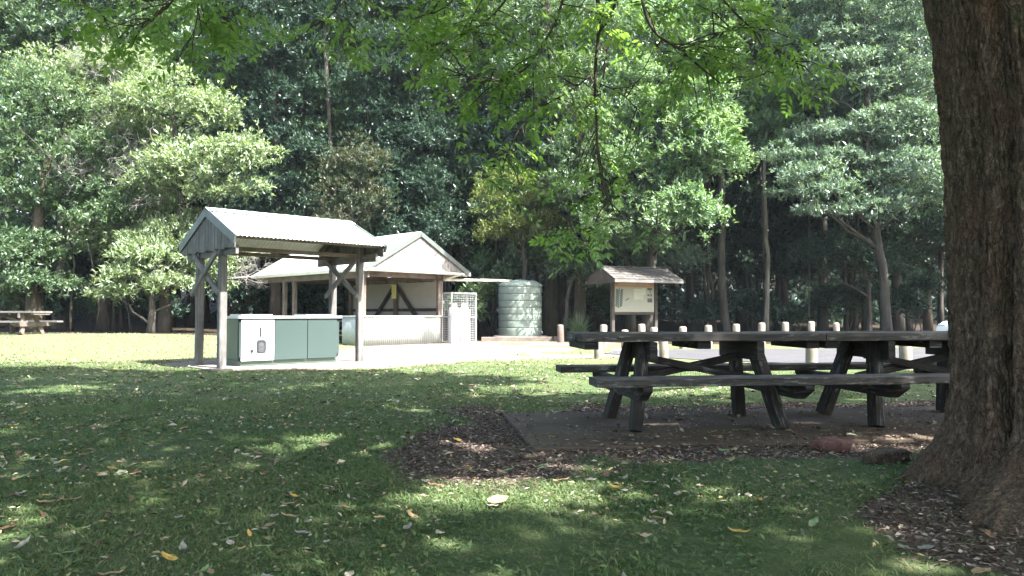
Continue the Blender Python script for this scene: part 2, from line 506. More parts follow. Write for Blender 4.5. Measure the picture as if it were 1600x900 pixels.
# concrete slab below the tables
t = NT('stained_concrete'); p = t.pos()
c = t.ramp(t.noise(p, 2.0, 5, .65), [(.3, (.055, .040, .029)), (.7, (.130, .094, .068))])
c = t.mix(t.ramp(t.noise(p, 90, 3, .7), [(.4, .5), (.6, 0)]), c, (.035, .028, .024))
t.col(c); t.rough(.85, .3); t.bump(t.noise(p, 70, 4, .7), .35, .01); M['slab'] = t.m
YAW = math.radians(7)
mb = MB()
c7, s7 = math.cos(YAW), math.sin(YAW)
def slab_pt(X, Y, z): return (.154 + X*c7 - Y*s7, 5.04 + X*s7 + Y*c7, z)
mb.poly([slab_pt(0, 0, -.04), slab_pt(6.4, 0, -.04), slab_pt(6.4, 1.78, -.04), slab_pt(-.02, 1.78, -.04)], .066, (0, 0, 1))
tag(mb.build('concrete_slab', M['slab']), kind='structure')

# asphalt car park
t = NT('asphalt'); p = t.pos()
c = t.ramp(t.noise(p, 1.3, 4, .6), [(.3, (.042, .042, .046)), (.7, (.078, .075, .08))])
c = t.mix(t.ramp(t.noise(p, 120, 3, .8), [(.45, .6), (.65, 0)]), c, (.045, .045, .048))
t.col(c); t.rough(.85, .35); t.bump(t.noise(p, 120, 3, .8), .4, .008); M['asphalt'] = t.m
mb = MB()
edge_near = [(2.2, 17.6), (2.9, 16.3), (3.9, 15.2), (5.2, 14.2), (7, 13.4), (10, 12.6), (16, 12), (30, 11.5)]
edge_far = [(30, 21.5), (12, 20.6), (8, 20.2), (5.5, 19.9), (3.8, 19.6), (2.6, 18.8)]
mb.poly([(x, y, -.03) for x, y in edge_near + edge_far], .042, (0, 0, 1))
tag(mb.build('road', M['asphalt']), kind='structure')

# ---------------------------------------------------------------- barbecue shelter
def shelter_empty(name, x, y, a, label, cat): return empty(name, (x, y, float(gz(x, y))), a, label, cat)

def barbecue_shelter():
    A = .739
    r = shelter_empty('barbecue_shelter', -4.33, 13.893, A, 'small open barbecue shelter on four timber posts with a grey gabled metal roof', 'shelter')
    L, W, zr, ze, pl, pw = 2.89, 1.30, 2.80, 2.235, 1.338, .536
    sl = Vector((0, W, zr - ze)); Ls = sl.length
    for sgn in (-1, 1):
        mb = MB()
        v = Vector((0, -sgn*W, zr - ze)).normalized()
        if sgn == -1:
            mb.corr((L/2, W*1, ze), (-1, 0, 0), (0, -W, zr-ze), L, Ls)
        else:
            mb.corr((-L/2, -W, ze), (1, 0, 0), (0, W, zr-ze), L, Ls)
        mb.build('roof_sheet', M['zinc'], r, solid=.003)
    mb = MB()
    for sgn in (-1, 1):
        mb.poly([(-L/2-.01, 0, zr+.026), (L/2+.01, 0, zr+.026), (L/2+.01, sgn*.16, zr+.026-.16*(zr-ze)/W), (-L/2-.01, sgn*.16, zr+.026-.16*(zr-ze)/W)], .004, (0, 0, 1))
    mb.build('ridge_cap', M['zinc'], r)
    for e in (-1, 1):
        x = e*(L/2 - .015)
        for sgn in (-1, 1):
            mb = MB(); mb.bar((x + e*.014, 0, zr - .055), (x + e*.014, sgn*(W + .02), ze - .055 - .01), .03, .15, up=(0, 0, 1))
            mb.build('barge_board', M['greytrim'], r)
        # vertical boards in the gable
        mb = MB(); n = 17
        for i in range(n):
            y0 = -W + .04 + (2*W - .08)*i/n; y1 = -W + .04 + (2*W - .08)*(i+1)/n - .011
            ym = (y0+y1)/2; top = zr - .10 - abs(ym)*(zr-ze)/W; bot = ze - .20 + .012*((i*7) % 3)
            if top - bot > .05:
                mb.bar((x - e*.012, ym, bot), (x - e*.012, ym, top), y1-y0, .018, up=(1, 0, 0))
        mb.build('gable_boards', M['timber_grey'], r)
    for t_ in (-pw, pw):
        mb = MB(); mb.bar((-L/2+.03, t_, 2.085), (L/2-.03, t_, 2.075), .06, .07); mb.build('beam', M['timber_brown'], r)
    for t_ in (-W+.10, W-.10):
        mb = MB(); mb.bar((-L/2+.05, t_, ze-.02), (L/2-.05, t_, ze-.02), .045, .045); mb.build('purlin', M['timber_brown'], r)
    for s_ in (-pl, pl):
        for sgn in (-1, 1):
            MB().bar((s_, sgn*.02, zr-.075), (s_, sgn*(W-.16), ze+.015), .04, .07).build('rafter', M['timber_brown'], r)
    for s_ in (-pl, pl):
        for t_ in (-pw, pw):
            mb = MB(); mb.bar((s_, t_, -.05), (s_, t_, 2.30), .125, .125, up=(0, 1, 0), rough=.003); mb.build('post', M['timber_grey'], r)
        mb = MB(); mb.bar((s_, -W+.15, 2.02), (s_, W-.15, 2.02), .05, .15); mb.build('cross_beam', M['timber_grey'], r)
        e = 1 if s_ > 0 else -1
        for k, (a, b) in enumerate((((-pw-.05, 1.30), (pw+.08, 2.0)), ((pw+.05, 1.30), (-pw-.08, 2.0)))):
            off = -e*(.088 + .05*k) if e > 0 else (-.088 - .048*k)
            if e > 0: off = -.088 - .048*k
            mb = MB(); mb.bar((s_+off, a[0], a[1]), (s_+off, b[0], b[1]), .045, .095, up=(0, 0, 1)); mb.build('brace', M['timber_grey'], r)
    return r
barbecue_shelter()
def bbq_pad():
    A = .739
    c, s = math.cos(A), math.sin(A)
    mb = MB()
    q = [(-1.62, -.82), (1.75, -.82), (1.75, .85), (-1.62, .85)]
    mb.poly([(-4.33 + a*c - b*s, 13.893 + a*s + b*c, -.05) for a, b in q], .075, (0, 0, 1))
    M['padc'] = plain('worn_pale_concrete', (.17, .15, .14), .9, .2, 0, .18, nscale=3, dirt=(.13, .11, .10))
    tag(mb.build('paving_pad', M['padc']), kind='structure')
bbq_pad()

def barbecue():
    A = .739; c, s = math.cos(A), math.sin(A)
    lx, ly = 0.0, -.05
    r = empty('barbecue', (-4.33 + lx*c - ly*s, 13.893 + lx*s + ly*c, .026), A, 'green double electric barbecue bench with a steel top under the small shelter', 'barbecue')
    f, b, hl, H = -.34, .34, .975, .84
    mb = MB(); mb.box((0, .0, .045), (2*hl-.06, b-f-.06, .09)); mb.build('plinth', M['bbqside'], r)
    mb = MB(); mb.box((0, 0, .09+(H-.09)/2), (2*hl, b-f, H-.09)); mb.build('cabinet', M['bbqgreen'], r)
    mb = MB(); mb.box((-hl-.004, 0, .47), (.012, b-f-.10, .70)); mb.build('side_panel', M['bbqside'], r)
    w = 2*hl
    xs = [-hl+.02, -hl+.64, -hl+.64+.645, hl-.05]
    for i in range(3):
        x0, x1 = xs[i]+.006, xs[i+1]-.006
        mb = MB(); mb.box(((x0+x1)/2, f-.009, .455), (x1-x0, .022, .73))
        d = mb.build('door', M['bbqwhite'] if i == 0 else M['bbqgreen'], r)
        if i == 0:
            d["label"] = 'off-white cabinet door with a black notice'
            yf = f - .022
            xc = (x0+x1)/2 + .06
            mb = MB(); mb.box((xc-.015, yf-.004, .60), (.035, .008, .17)); mb.build('handle_slot', M['black'], d)
            # black notice with light lines of lettering
            mb = MB(); pts = []
            for k in range(16):
                a = 2*math.pi*k/16; pts.append((xc + .090*math.copysign(abs(math.cos(a))**.35, math.cos(a)), yf-.001, .335 + .115*math.copysign(abs(math.sin(a))**.35, math.sin(a))))
            mb.poly(pts[::-1], .005, (0, -1, 0)); mb.build('notice', M['black'], d)
            mb = MB()
            for k, (hh, ww, zz) in enumerate([(.008, .02, .415), (.008, .08, .395), (.008, .10, .375), (.008, .09, .355), (.005, .13, .334), (.008, .10, .313), (.008, .09, .293), (.005, .13, .274), (.008, .08, .255)]):
                mb.box((xc, yf-.0075, zz), (ww, .003, hh))
            mb.build('lettering', M['text_dim'], d)
            mb = MB(); mb.tube([(xs[0]+.20, yf, .265), (xs[0]+.20, yf-.03, .265)], [.032, .026], 12); mb.build('button', M['black'], d)
            MB().box(((x0+x1)/2+.03, yf-.002, .17), (.42, .005, .008)).build('seam', M['black'], d); MB().box(((x0+x1)/2+.08, yf-.002, .46), (.34, .005, .006)).build('seam', M['black'], d)
    mb = MB(); mb.box((0, 0, H+.022), (2*hl+.07, b-f+.10, .05)); mb.build('counter_top', M['steel'], r)
    for x in (-.62, .62):
        mb = MB(); mb.box((x, -.0, H+.061), (.58, .50, .03)); mb.build('hotplate_lid', M['steel'], r)
barbecue()

# ---------------------------------------------------------------- larger picnic shelter
def picnic_shelter():
    A = .803
    r = shelter_empty('picnic_shelter', -2.897, 23.131, A, 'larger picnic shelter with a pale gabled front and corrugated half walls behind the barbecue', 'shelter')
    L, W, zr, ze = 6.92, 2.03, 3.53, 2.35
    k = (zr-ze)/W; Ls = math.hypot(W, zr-ze)
    # ridge runs along local y (0 .. L), gable faces -y
    for sgn in (-1, 1):
        mb = MB()
        if sgn < 0: mb.corr((-W, L, ze), (0, -1, 0), (W, 0, zr-ze), L+.05, Ls, amp=.011)
        else: mb.corr((W, -.05, ze), (0, 1, 0), (-W, 0, zr-ze), L+.05, Ls, amp=.011)
        mb.build('roof_sheet', M['zinc'], r, solid=.003)
    mb = MB()
    for sgn in (-1, 1):
        mb.poly([(0, -.06, zr+.026), (0, L+.01, zr+.026), (sgn*.18, L+.01, zr+.026-.18*k), (sgn*.18, -.06, zr+.026-.18*k)], .004, (0, 0, 1))
    mb.build('ridge_cap', M['zinc'], r)
    for yy in (-.055, L+.02):
        for sgn in (-1, 1):
            mb = MB(); mb.bar((0, yy, zr-.05), (sgn*(W+.02), yy, ze-.05), .03, .14); mb.build('barge_board', M['greytrim'], r)
    for yy in (0.0, L-.04):
        mb = MB(); n = 34
        for i in range(n):
            x0 = -W+.03 + (2*W-.06)*i/n; x1 = x0 + (2*W-.06)/n - .007; xm = (x0+x1)/2
            top = zr - .08 - abs(xm)*k; bot = ze - .06
            if top-bot > .05: mb.bar((xm, yy, bot), (xm, yy, top), x1-x0, .018, up=(0, 1, 0))
        mb.build('gable_boards', M['timber_pale'], r)
    mb = MB(); mb.tube([(-W+.0, -.04, ze-.075), (1.62, -.04, ze-.075)], .045, 10); mb.build('front_rail', M['cream'], r)
    mb = MB(); mb.bar((-W-.055, -.05, ze-.065), (-W-.055, L+.02, ze-.065), .10, .115); mb.build('gutter', M['cream'], r)
    mb = MB(); mb.bar((W+.055, -.05, ze-.065), (W+.055, L+.02, ze-.065), .10, .115); mb.build('gutter', M['cream'], r)
    x0, x1 = -1.90, 1.05
    for xx in (x0, x1):
        mb = MB(); mb.bar((xx, .05, ze-.20), (xx, L-.1, ze-.20), .07, .20); mb.build('beam', M['timber_brown'], r)
    for yy in (.32, 3.0, 5.0, L-.5):
        mb = MB(); mb.bar((x0+.04, yy+.09, ze-.16), (x1-.04, yy+.09, ze-.16), .06, .18); mb.build('tie_beam', M['timber_brown'], r)
    for (xx, yy) in ((x0, .32), (x1, .32), (x0, 4.95), (x0, 4.30), (x1, 2.64), (x1, 5.4)):
        mb = MB(); mb.bar((xx, yy, -.05), (xx, yy, ze-.30 if yy not in (2.64,) else ze-.3), .13, .13, up=(0, 1, 0)); mb.build('post', M['timber_brown'], r)
    # right-hand wall, lined inside, with dark braces on its inner face
    mb = MB(); mb.bar((x1+.085, .25, 1.05), (x1+.085, 5.45, 1.05), .02, 1.96); mb.build('side_wall', M['innerwall'], r)
    for (a, b) in (((2.58, 1.95), (1.35, .72)), ((2.70, 1.95), (3.95, .72))):
        mb = MB(); mb.bar((x1-.02, a[0], a[1]), (x1-.02, b[0], b[1]), .05, .13, up=(0, 0, 1)); mb.build('brace', M['timber_dark'], r)
    mb = MB(); mb.bar((x1+.048, .4, 1.10), (x1+.048, 5.3, 1.10), .04, .10); mb.build('wall_rail', M['timber_dark'], r)
    # front half wall and its short return
    mb = MB(); mb.corr((x0-.07, .235, -.02), (1, 0, 0), (0, 0, 1), x1-x0+.08, .89, amp=.009); o = mb.build('half_wall', M['greensheet'], r, solid=.003)
    mb = MB(); mb.corr((x0-.085, 1.30, -.02), (0, -1, 0), (0, 0, 1), 1.06, .89, amp=.009); mb.build('half_wall', M['greensheet'], r, solid=.003)
    mb = MB(); mb.bar((x0-.09, .25, .89), (x1+.02, .25, .89), .10, .035); mb.bar((x0-.06, .31, .89), (x0-.06, 1.32, .89), .10, .034); mb.build('wall_cap', M['cream'], r)
    mb = MB(); mb.bar((x1-.0755, 2.64, 1.50), (x1-.0755, 2.64, 1.98), .26, .012, up=(1, 0, 0)); n = mb.build('notice', M['yellow'], r)
    mb = MB()
    for i in range(7): mb.bar((x1-.0835, 2.64-.07-.02*(i % 2), 1.89-.05*i), (x1-.0835, 2.64+.07, 1.89-.05*i), .003, .014)
    mb.build('lettering', M['signgrey'], n)
    # rain pipe from the gutter across to the tank
    inv = (Matrix.Translation(r.location) @ Matrix.Rotation(A, 4, 'Z')).inverted()
    a = inv @ P(722, 427, 24.3); b = inv @ P(694, 437, 24.2); c = inv @ P(800, 439, 26.9)
    mb = MB(); mb.tube([Vector((W+.05, .10, ze-.12)), a + Vector((0, 0, -.02)), b + Vector((0, 0, .0)), b.lerp(c, .02)], .04, 10)
    mb.tube([b, b.lerp(c, .5), c], .048, 10)
    mb.build('rain_pipe', M['cream'], r)
    return r
picnic_shelter()

def gas_cage():
    A = .803; c, s = math.cos(A), math.sin(A)
    ox, oy = -2.897, 23.131
    sx, ty = 1.22, -.12
    r = empty('gas_cage', (ox + sx*c - ty*s, oy + sx*s + ty*c, 0), A, 'galvanised wire mesh cage holding gas cylinders beside the larger shelter', 'cage')
    w, d, h = 1.08, .46, 1.66
    mb = MB()
    for x in (0, w):
        for y in (0, d): mb.bar((x, y, 0), (x, y, h), .045, .045, up=(0, 1, 0))
    for z in (.03, h*.52, h-.02):
        for y in (0, d): mb.bar((.022, y, z), (w-.022, y, z), .038, .038)
        for x in (0, w): mb.bar((x, .022, z), (x, d-.022, z), .036, .036)
    mb.build('frame', M['galv'], r)
    def meshp(name, o, u, L):
        mb = MB(); o = Vector(o); u = Vector(u); n = int(L/.075)
        for i in range(1, n): mb.bar(o + u*(L*i/n), o + u*(L*i/n) + Vector((0, 0, h-.06)), .0065, .0065, up=u.cross(Vector((0, 0, 1))))
        m = int((h-.06)/.075)
        for i in range(1, m): mb.bar(o + Vector((0, 0, (h-.06)*i/m)), o + u*L + Vector((0, 0, (h-.06)*i/m)), .0062, .0062)
        return mb.build(name, M['galv'], r)
    g = meshp('door', (.025, -.012, .03), (1, 0, 0), w-.05)
    mb = MB(); mb.box((.12, -.03, 1.0), (.06, .04, .10)); mb.build('latch', M['galv'], g)
    meshp('mesh_panel', (-.012, .025, .03), (0, 1, 0), d-.05)
    meshp('mesh_panel', (w+.012, .025, .03), (0, 1, 0), d-.05)
    meshp('mesh_panel', (.025, d+.012, .03), (1, 0, 0), w-.05)
    mb = MB(); mb.poly([(-.03, -.03, h), (w+.03, -.03, h), (w+.03, d+.03, h), (-.03, d+.03, h)], .01, (0, 0, 1)); mb.build('cage_roof', M['galv'], r)
    for i, x in enumerate((.30, .76)):
        q = Matrix.Rotation(A, 4, 'Z') @ Vector((x, .23, 0))
        g = empty('gas_cylinder', r.location + q, A, ['tall white gas cylinder on the left inside the mesh cage', 'tall white gas cylinder on the right inside the mesh cage'][i], 'gas cylinder', 'gas cylinders in the cage')
        mb = MB(); mb.lathe((0, 0, 0), [(.001, .02), (.17, .02), (.187, .06), (.187, 1.02), (.17, 1.12), (.11, 1.19), (.05, 1.21), (.001, 1.21)], 24); mb.build('body', M['gas'], g)
        mb = MB(); mb.lathe((0, 0, 0), [(.10, 1.19), (.10, 1.30), (.092, 1.30), (.092, 1.19)], 20); mb.build('collar', M['gas'], g)
        mb = MB(); mb.tube([(0, 0, 1.20), (0, 0, 1.28)], .025, 8); mb.build('valve', M['yellow'], g)
gas_cage()

def rainwater_tank():
    x, y = .30, 27.2
    # plinth
    mb = MB(); mb.lathe((x, y, 0), [(1.02, -.05), (1.02, .15), (.98, .17), (.001, .17)], 20)
    tag(mb.build('gravel_bed', M['padc']), 'low gravel plinth under the grey green water tank', 'tank base')
    # sleepers round the plinth
    r = empty('rainwater_tank', (x, y, .17), .3, 'grey green ribbed plastic rainwater tank beside the larger shelter', 'water tank')
    prof = [(.001, 0), (.795, 0), (.80, .02)]
    n = 7
    for i in range(n):
        z0 = .04 + 1.72*i/n; z1 = .04 + 1.72*(i+1)/n
        prof += [(.80, z0+.014), (.803, z0+.03), (.803, z1-.03), (.80, z1-.014), (.782, z1-.006), (.782, z1+.006)]
    prof += [(.80, 1.78), (.80, 1.84), (.785, 1.88), (.60, 2.00), (.56, 2.015), (.001, 2.03)]
    mb = MB(); mb.lathe((0, 0, 0), prof, 48); mb.build('tank_body', M['tank'], r)
    mb = MB(); mb.lathe((.05, .1, 2.01), [(.001, .05), (.21, .05), (.235, .035), (.235, 0)], 24); mb.build('lid', M['tank'], r)
    mb = MB(); mb.tube([(.60, -.53, .14), (.66, -.59, .14), (.66, -.59, .08)], .025, 8); mb.build('tap', M['galv'], r)
rainwater_tank()
def sleepers():
    for i, (a, b, lab) in enumerate((((752, 533, 25.6), (862, 529, 26.0), 'long low timber sleeper edging the bed in front of the water tank'), ((864, 529, 26.0), (905, 526, 27.6), 'short low timber sleeper running back beside the strappy plant'))):
        p0 = P(*a); p1 = P(*b); p0.z = .07; p1.z = .07
        o = MB().bar(p0, p1, .14, .18, rough=.01).build('timber_edging', M['timber_brown'])
        tag(o, lab, 'garden edging', 'timber edging round the tank bed')
sleepers()

# ---------------------------------------------------------------- notice board kiosk
def kiosk():
    r = empty('information_kiosk', (4.191, 25.24, 0), .439, 'roofed timber information board on two posts at the edge of the forest', 'notice board')
    L, W, zr, ze, pl = 2.754, .90, 2.54, 2.10, .88
    k = (zr-ze)/W
    for sgn in (-1, 1):
        mb = MB()
        for j in range(5):
            a0 = W*j/5; a1 = W*(j+1)/5 + .03
            for i in range(14):
                xa = -L/2 + L*i/14 + R.uniform(-.02, .02)*0; xb = -L/2 + L*(i+1)/14 - .006
                z0 = zr - a0*k; z1 = zr - min(a1, W+.03)*k
                lift = .012 + .006*R.random()
                mb.poly([(xa, sgn*a0, z0), (xb, sgn*a0, z0), (xb, sgn*a1, z1+lift), (xa, sgn*a1, z1+lift)], .012, (0, 0, 1))
        mb.build('roof', M['shingle'], r)
        mb = MB(); mb.bar((-L/2, sgn*(W+.012), ze-.055), (L/2, sgn*(W+.012), ze-.055), .025, .10); mb.build('fascia', M['timber_grey'], r)
        mb = MB(); mb.poly([(-L/2+.02, 0, zr-.03), (L/2-.02, 0, zr-.03), (L/2-.02, sgn*(W-.02), ze-.02), (-L/2+.02, sgn*(W-.02), ze-.02)], .015, (0, 0, -1)); mb.build('roof_lining', M['timber_brown'], r)
    mb = MB(); mb.bar((-L/2, 0, zr+.02), (L/2, 0, zr+.02), .16, .03); mb.build('ridge_cap', M['shingle'], r)
    for e in (-1, 1):
        mb = MB(); n = 11
        for i in range(n):
            y0 = -W + 2*W*i/n; ym = y0 + W/n; top = zr-.05-abs(ym)*k; bot = ze-.12
            mb.bar((e*(L/2-.03), ym, bot), (e*(L/2-.03), ym, top), 2*W/n-.006, .018, up=(1, 0, 0))
        mb.build('gable_boards', M['timber_kiosk'], r)
    for e in (-1, 1):
        mb = MB(); mb.bar((e*pl, 0, -.1), (e*pl, 0, zr-.12), .12, .12, up=(0, 1, 0)); mb.build('post', M['timber_kiosk'], r)
    mb = MB(); mb.bar((-pl+.062, 0, 2.11), (pl-.062, 0, 2.11), .06, .10); mb.bar((-pl+.062, 0, .98), (pl-.062, 0, .98), .06, .09); mb.build('panel_frame', M['timber_kiosk'], r)
    w, z0, z1 = pl-.066, 1.03, 2.055
    b = MB().bar((-w, -.005, (z0+z1)/2), (w, -.005, (z0+z1)/2), .03, z1-z0).build('sign_panel', M['signface'], r)
    f = -.0215
    def slab(nm, rects, mat):
        mb = MB()
        for (xa, xb, za, zb) in rects: mb.box(((xa+xb)/2, f-.001, (za+zb)/2), (xb-xa, .004, zb-za))
        return mb.build(nm, M[mat], b)
    slab('heading_strip', [(-w+.02, w-.02, z1-.17, z1-.02)], 'signhead')
    rr = random.Random(3)
    lines = []
    x = -w+.16
    mb = MB()
    while x < w-.22:                                   # the heading: unreadable pale strokes
        ww = rr.uniform(.03, .06); hh = rr.uniform(.045, .075)
        mb.box((x+ww/2, f-.0045, z1-.08), (ww*.7, .003, hh)); x += ww*1.25
    mb.build('heading_marks', M['signlite'], b)
    txt = []
    for (xa, xb, za, zb) in ((-.42, -.12, 1.70, 1.86), (-.40, -.08, 1.30, 1.46), (-.36, -.02, 1.16, 1.26), (-.38, -.1, 1.54, 1.64), (.05, .38, 1.14, 1.38)):
        z = zb
        while z > za:
            txt.append((xa, xb - rr.uniform(0, .1), z-.010, z)); z -= .026
    slab('text_lines', txt, 'signgrey')
    slab('picture', [(-.02, .36, 1.46, 1.82), (.30, .46, 1.62, 1.85)], 'signlite')
    slab('photograph', [(w-.28, w-.08, 1.78, 1.86), (w-.18, w-.13, 1.70, 1.76), (w-.28, w-.19, 1.58, 1.64), (w-.16, w-.10, 1.56, 1.66), (w-.28, w-.08, 1.36, 1.50)], 'black')
    slab('border_line', [(-w+.03, w-.03, z0+.05, z0+.062)], 'signgrey')
    # the drawn leafy sprig on the left
    mb = MB()
    mb.bar((-w+.16, f-.001, 1.16), (-w+.20, f-.001, 1.86), .004, .03)
    for i in range(8):
        for sg in (-1, 1):
            cx = -w+.17+.005*i + sg*.085; cz = 1.24 + .075*i
            pts = []
            for q in range(10):
                a = 2*math.pi*q/10; e1 = .075*math.cos(a); e2 = .034*math.sin(a)
                ca, sa = math.cos(.6*sg), math.sin(.6*sg)
                pts.append((cx + e1*ca - e2*sa*1, f-.0012*(1+ (i % 2)), cz + e1*sa + e2*ca))
            mb.poly(pts[::-1], .002, (0, -1, 0))
    mb.build('leaf_drawing', M['signgreen'], b)
    mb = MB(); mb.bar((-.38, f-.002, 1.42), (-.22, f-.002, 1.50), .004, .035); mb.build('seed_drawing', M['signgreen'], b)
kiosk()

# ---------------------------------------------------------------- picnic tables
def make_table(name, label, mat, group=None, top=None):
    r = empty(name, (0, 0, 0), 0, label, 'picnic table', group)
    m = M[mat]; mt = M[top or mat]
    for y in (-.255, 0, .255):
        mb = MB(); mb.bar((-1.0 + R.uniform(-.015, .015), y, .725), (1.0 + R.uniform(-.006, .006), y, .725), .245, .062, rough=.006); mb.build('tabletop_plank', mt, r)
    for x in (-.92, .92, 0):
        mb = MB(); mb.bar((x, -.31, .662), (x, .31, .662), .11, .062); mb.build('cleat', m, r)
    for e in (-1, 1):
        for (ya, yb) in ((-.76, -.535), (.535, .76)):
            pass
        for sg in (-1, 1):
            mb = MB(); mb.bar((e*.46, sg*.17, .69), (e*.60, sg*.40, 0.0), .13, .085, up=(1, 0, 0), rough=.004); mb.build('leg', m, r)
        mb = MB(); mb.bar((e*.44, -.38, .615), (e*.44, .38, .615), .06, .15); mb.build('top_bearer', m, r)
        # bearer carrying both seats, chamfered ends
        mb = MB(); xx = e*.62
        pts = [(-.80, .385), (.80, .385), (.80, .345), (.66, .265), (-.66, .265), (-.80, .345)]
        mb.poly([(xx-.0345, a, b) for a, b in pts], .069, (1, 0, 0)); mb.build('seat_bearer', m, r)
    for sg in (-1, 1):
        mb = MB(); mb.bar((-1.0, sg*.69, .413), (1.0, sg*.69, .413), .27, .056, rough=.006); mb.build('seat', mt, r)
    for k, (a, b) in enumerate(((-1, 1), (1, -1))):
        mb = MB(); mb.bar((a*.45, -.025+.05*k, .56), (b*.50, -.025+.05*k, .37), .04, .062); mb.build('brace', m, r)
    return r
tb = make_table('picnic_table', 'dark weathered picnic table nearest the camera, its left end out on the concrete slab', 'timber_dark', 'picnic tables standing end to end on the slab', 'timber_worn')
tb.location = (1.50, 6.20, .026); tb.rotation_euler.z = YAW
tb2 = copy_tree(tb)
tb2.location = (1.50 + 2.003*c7, 6.20 + 2.003*s7, .026)
tb2["label"] = 'dark weathered picnic table half hidden behind the big tree trunk'
M['timber_mid'] = wood('mid_grey_timber', (.16, .13, .12), (.36, .31, .29))
tl = make_table('picnic_table', 'brown picnic table with a greyed top, far off at the left edge of the lawn', 'timber_brown', None, 'timber_grey')
tl.location = (-16.25, 24.2, float(gz(-16.25, 24.2))); tl.rotation_euler.z = math.radians(-13)
A_ = .803
ts = make_table('picnic_table', 'brown picnic table standing inside the larger shelter', 'timber_brown')
ts.location = (-2.897 - .75*math.cos(A_) - 2.6*math.sin(A_), 23.131 - .75*math.sin(A_) + 2.6*math.cos(A_), 0.0); ts.rotation_euler.z = A_ + math.pi/2

# ---------------------------------------------------------------- bollards
def bollard(px, d, top_y, rad, label, group, tilt=0, mat='bollard', hmin=0):
    b = P(px, 500, d); x, y = b.x, d
    z0 = float(gz(x, y))
    h = max(hmin, P(px, top_y, d).z - z0)
    mb = MB(); n = 14
    prof = [(.001, -.15), (rad*1.02, -.15), (rad, .0), (rad*.98, h*.5), (rad*.96, h-.045), (rad*.80, h-.008), (rad*.4, h), (.001, h)]
    mb.lathe((0, 0, 0), prof, n)
    for i, vv in enumerate(mb.v): mb.v[i] = (vv[0]*(1+.03*math.sin(i*1.7)), vv[1], vv[2])
    # UV along the grain
    o = mb.build('bollard', M[mat])
    o.location = (x, y, z0); o.rotation_euler = (R.gauss(0, .02), R.gauss(0, .025), R.random()*6)
    return tag(o, label, 'bollard', group)
far = [(942, 21.0, 507, 'behind the left end of the tabletop beside the kiosk post'), (976, 20.6, 515, 'low and half hidden, under the left half of the information panel'),
       (1003, 20.2, 506, 'taller than its neighbours, under the right half of the information panel'), (1022, 20.0, 511, 'just left of the right-hand kiosk post'),
       (1067, 20.3, 510, 'first one right of the kiosk'), (1107, 20.8, 508, 'second one right of the kiosk'), (1150, 21.2, 506, 'third one right of the kiosk'),
       (1190, 21.8, 504, 'fourth one right of the kiosk'), (1227, 22.3, 503, 'fifth one right of the kiosk'), (1267, 22.8, 502, 'sixth one right of the kiosk'),
       (1307, 23.4, 504, 'in deep shade, rightmost of the far row')]
for (px, d, ty, w) in far:
    bollard(px, d, ty, .105 if px < 1280 else .10, 'pale round timber bollard ' + w, 'bollards along the far side of the car park')
near = [(935, 15.7, 520, .098, 'short timber bollard in front of the lawn behind the left table end'), (1037, 15.7, 520, .098, 'short timber bollard behind the left table near the car park corner'),
        (1267, 12.4, 534, .10, 'thick timber bollard standing by the asphalt between the two tables'), (1414, 12.6, 534, .105, 'thick timber bollard seen under the right table near the trunk')]
for (px, d, ty, rd, lab) in near:
    bollard(px, d, ty, rd, lab, 'bollards along the near side of the car park')
bollard(876, 24.8, 507, .115, 'brown split timber bollard between the water tank and the strappy plant', 'bollards along the far side of the car park', mat='timber_brown')

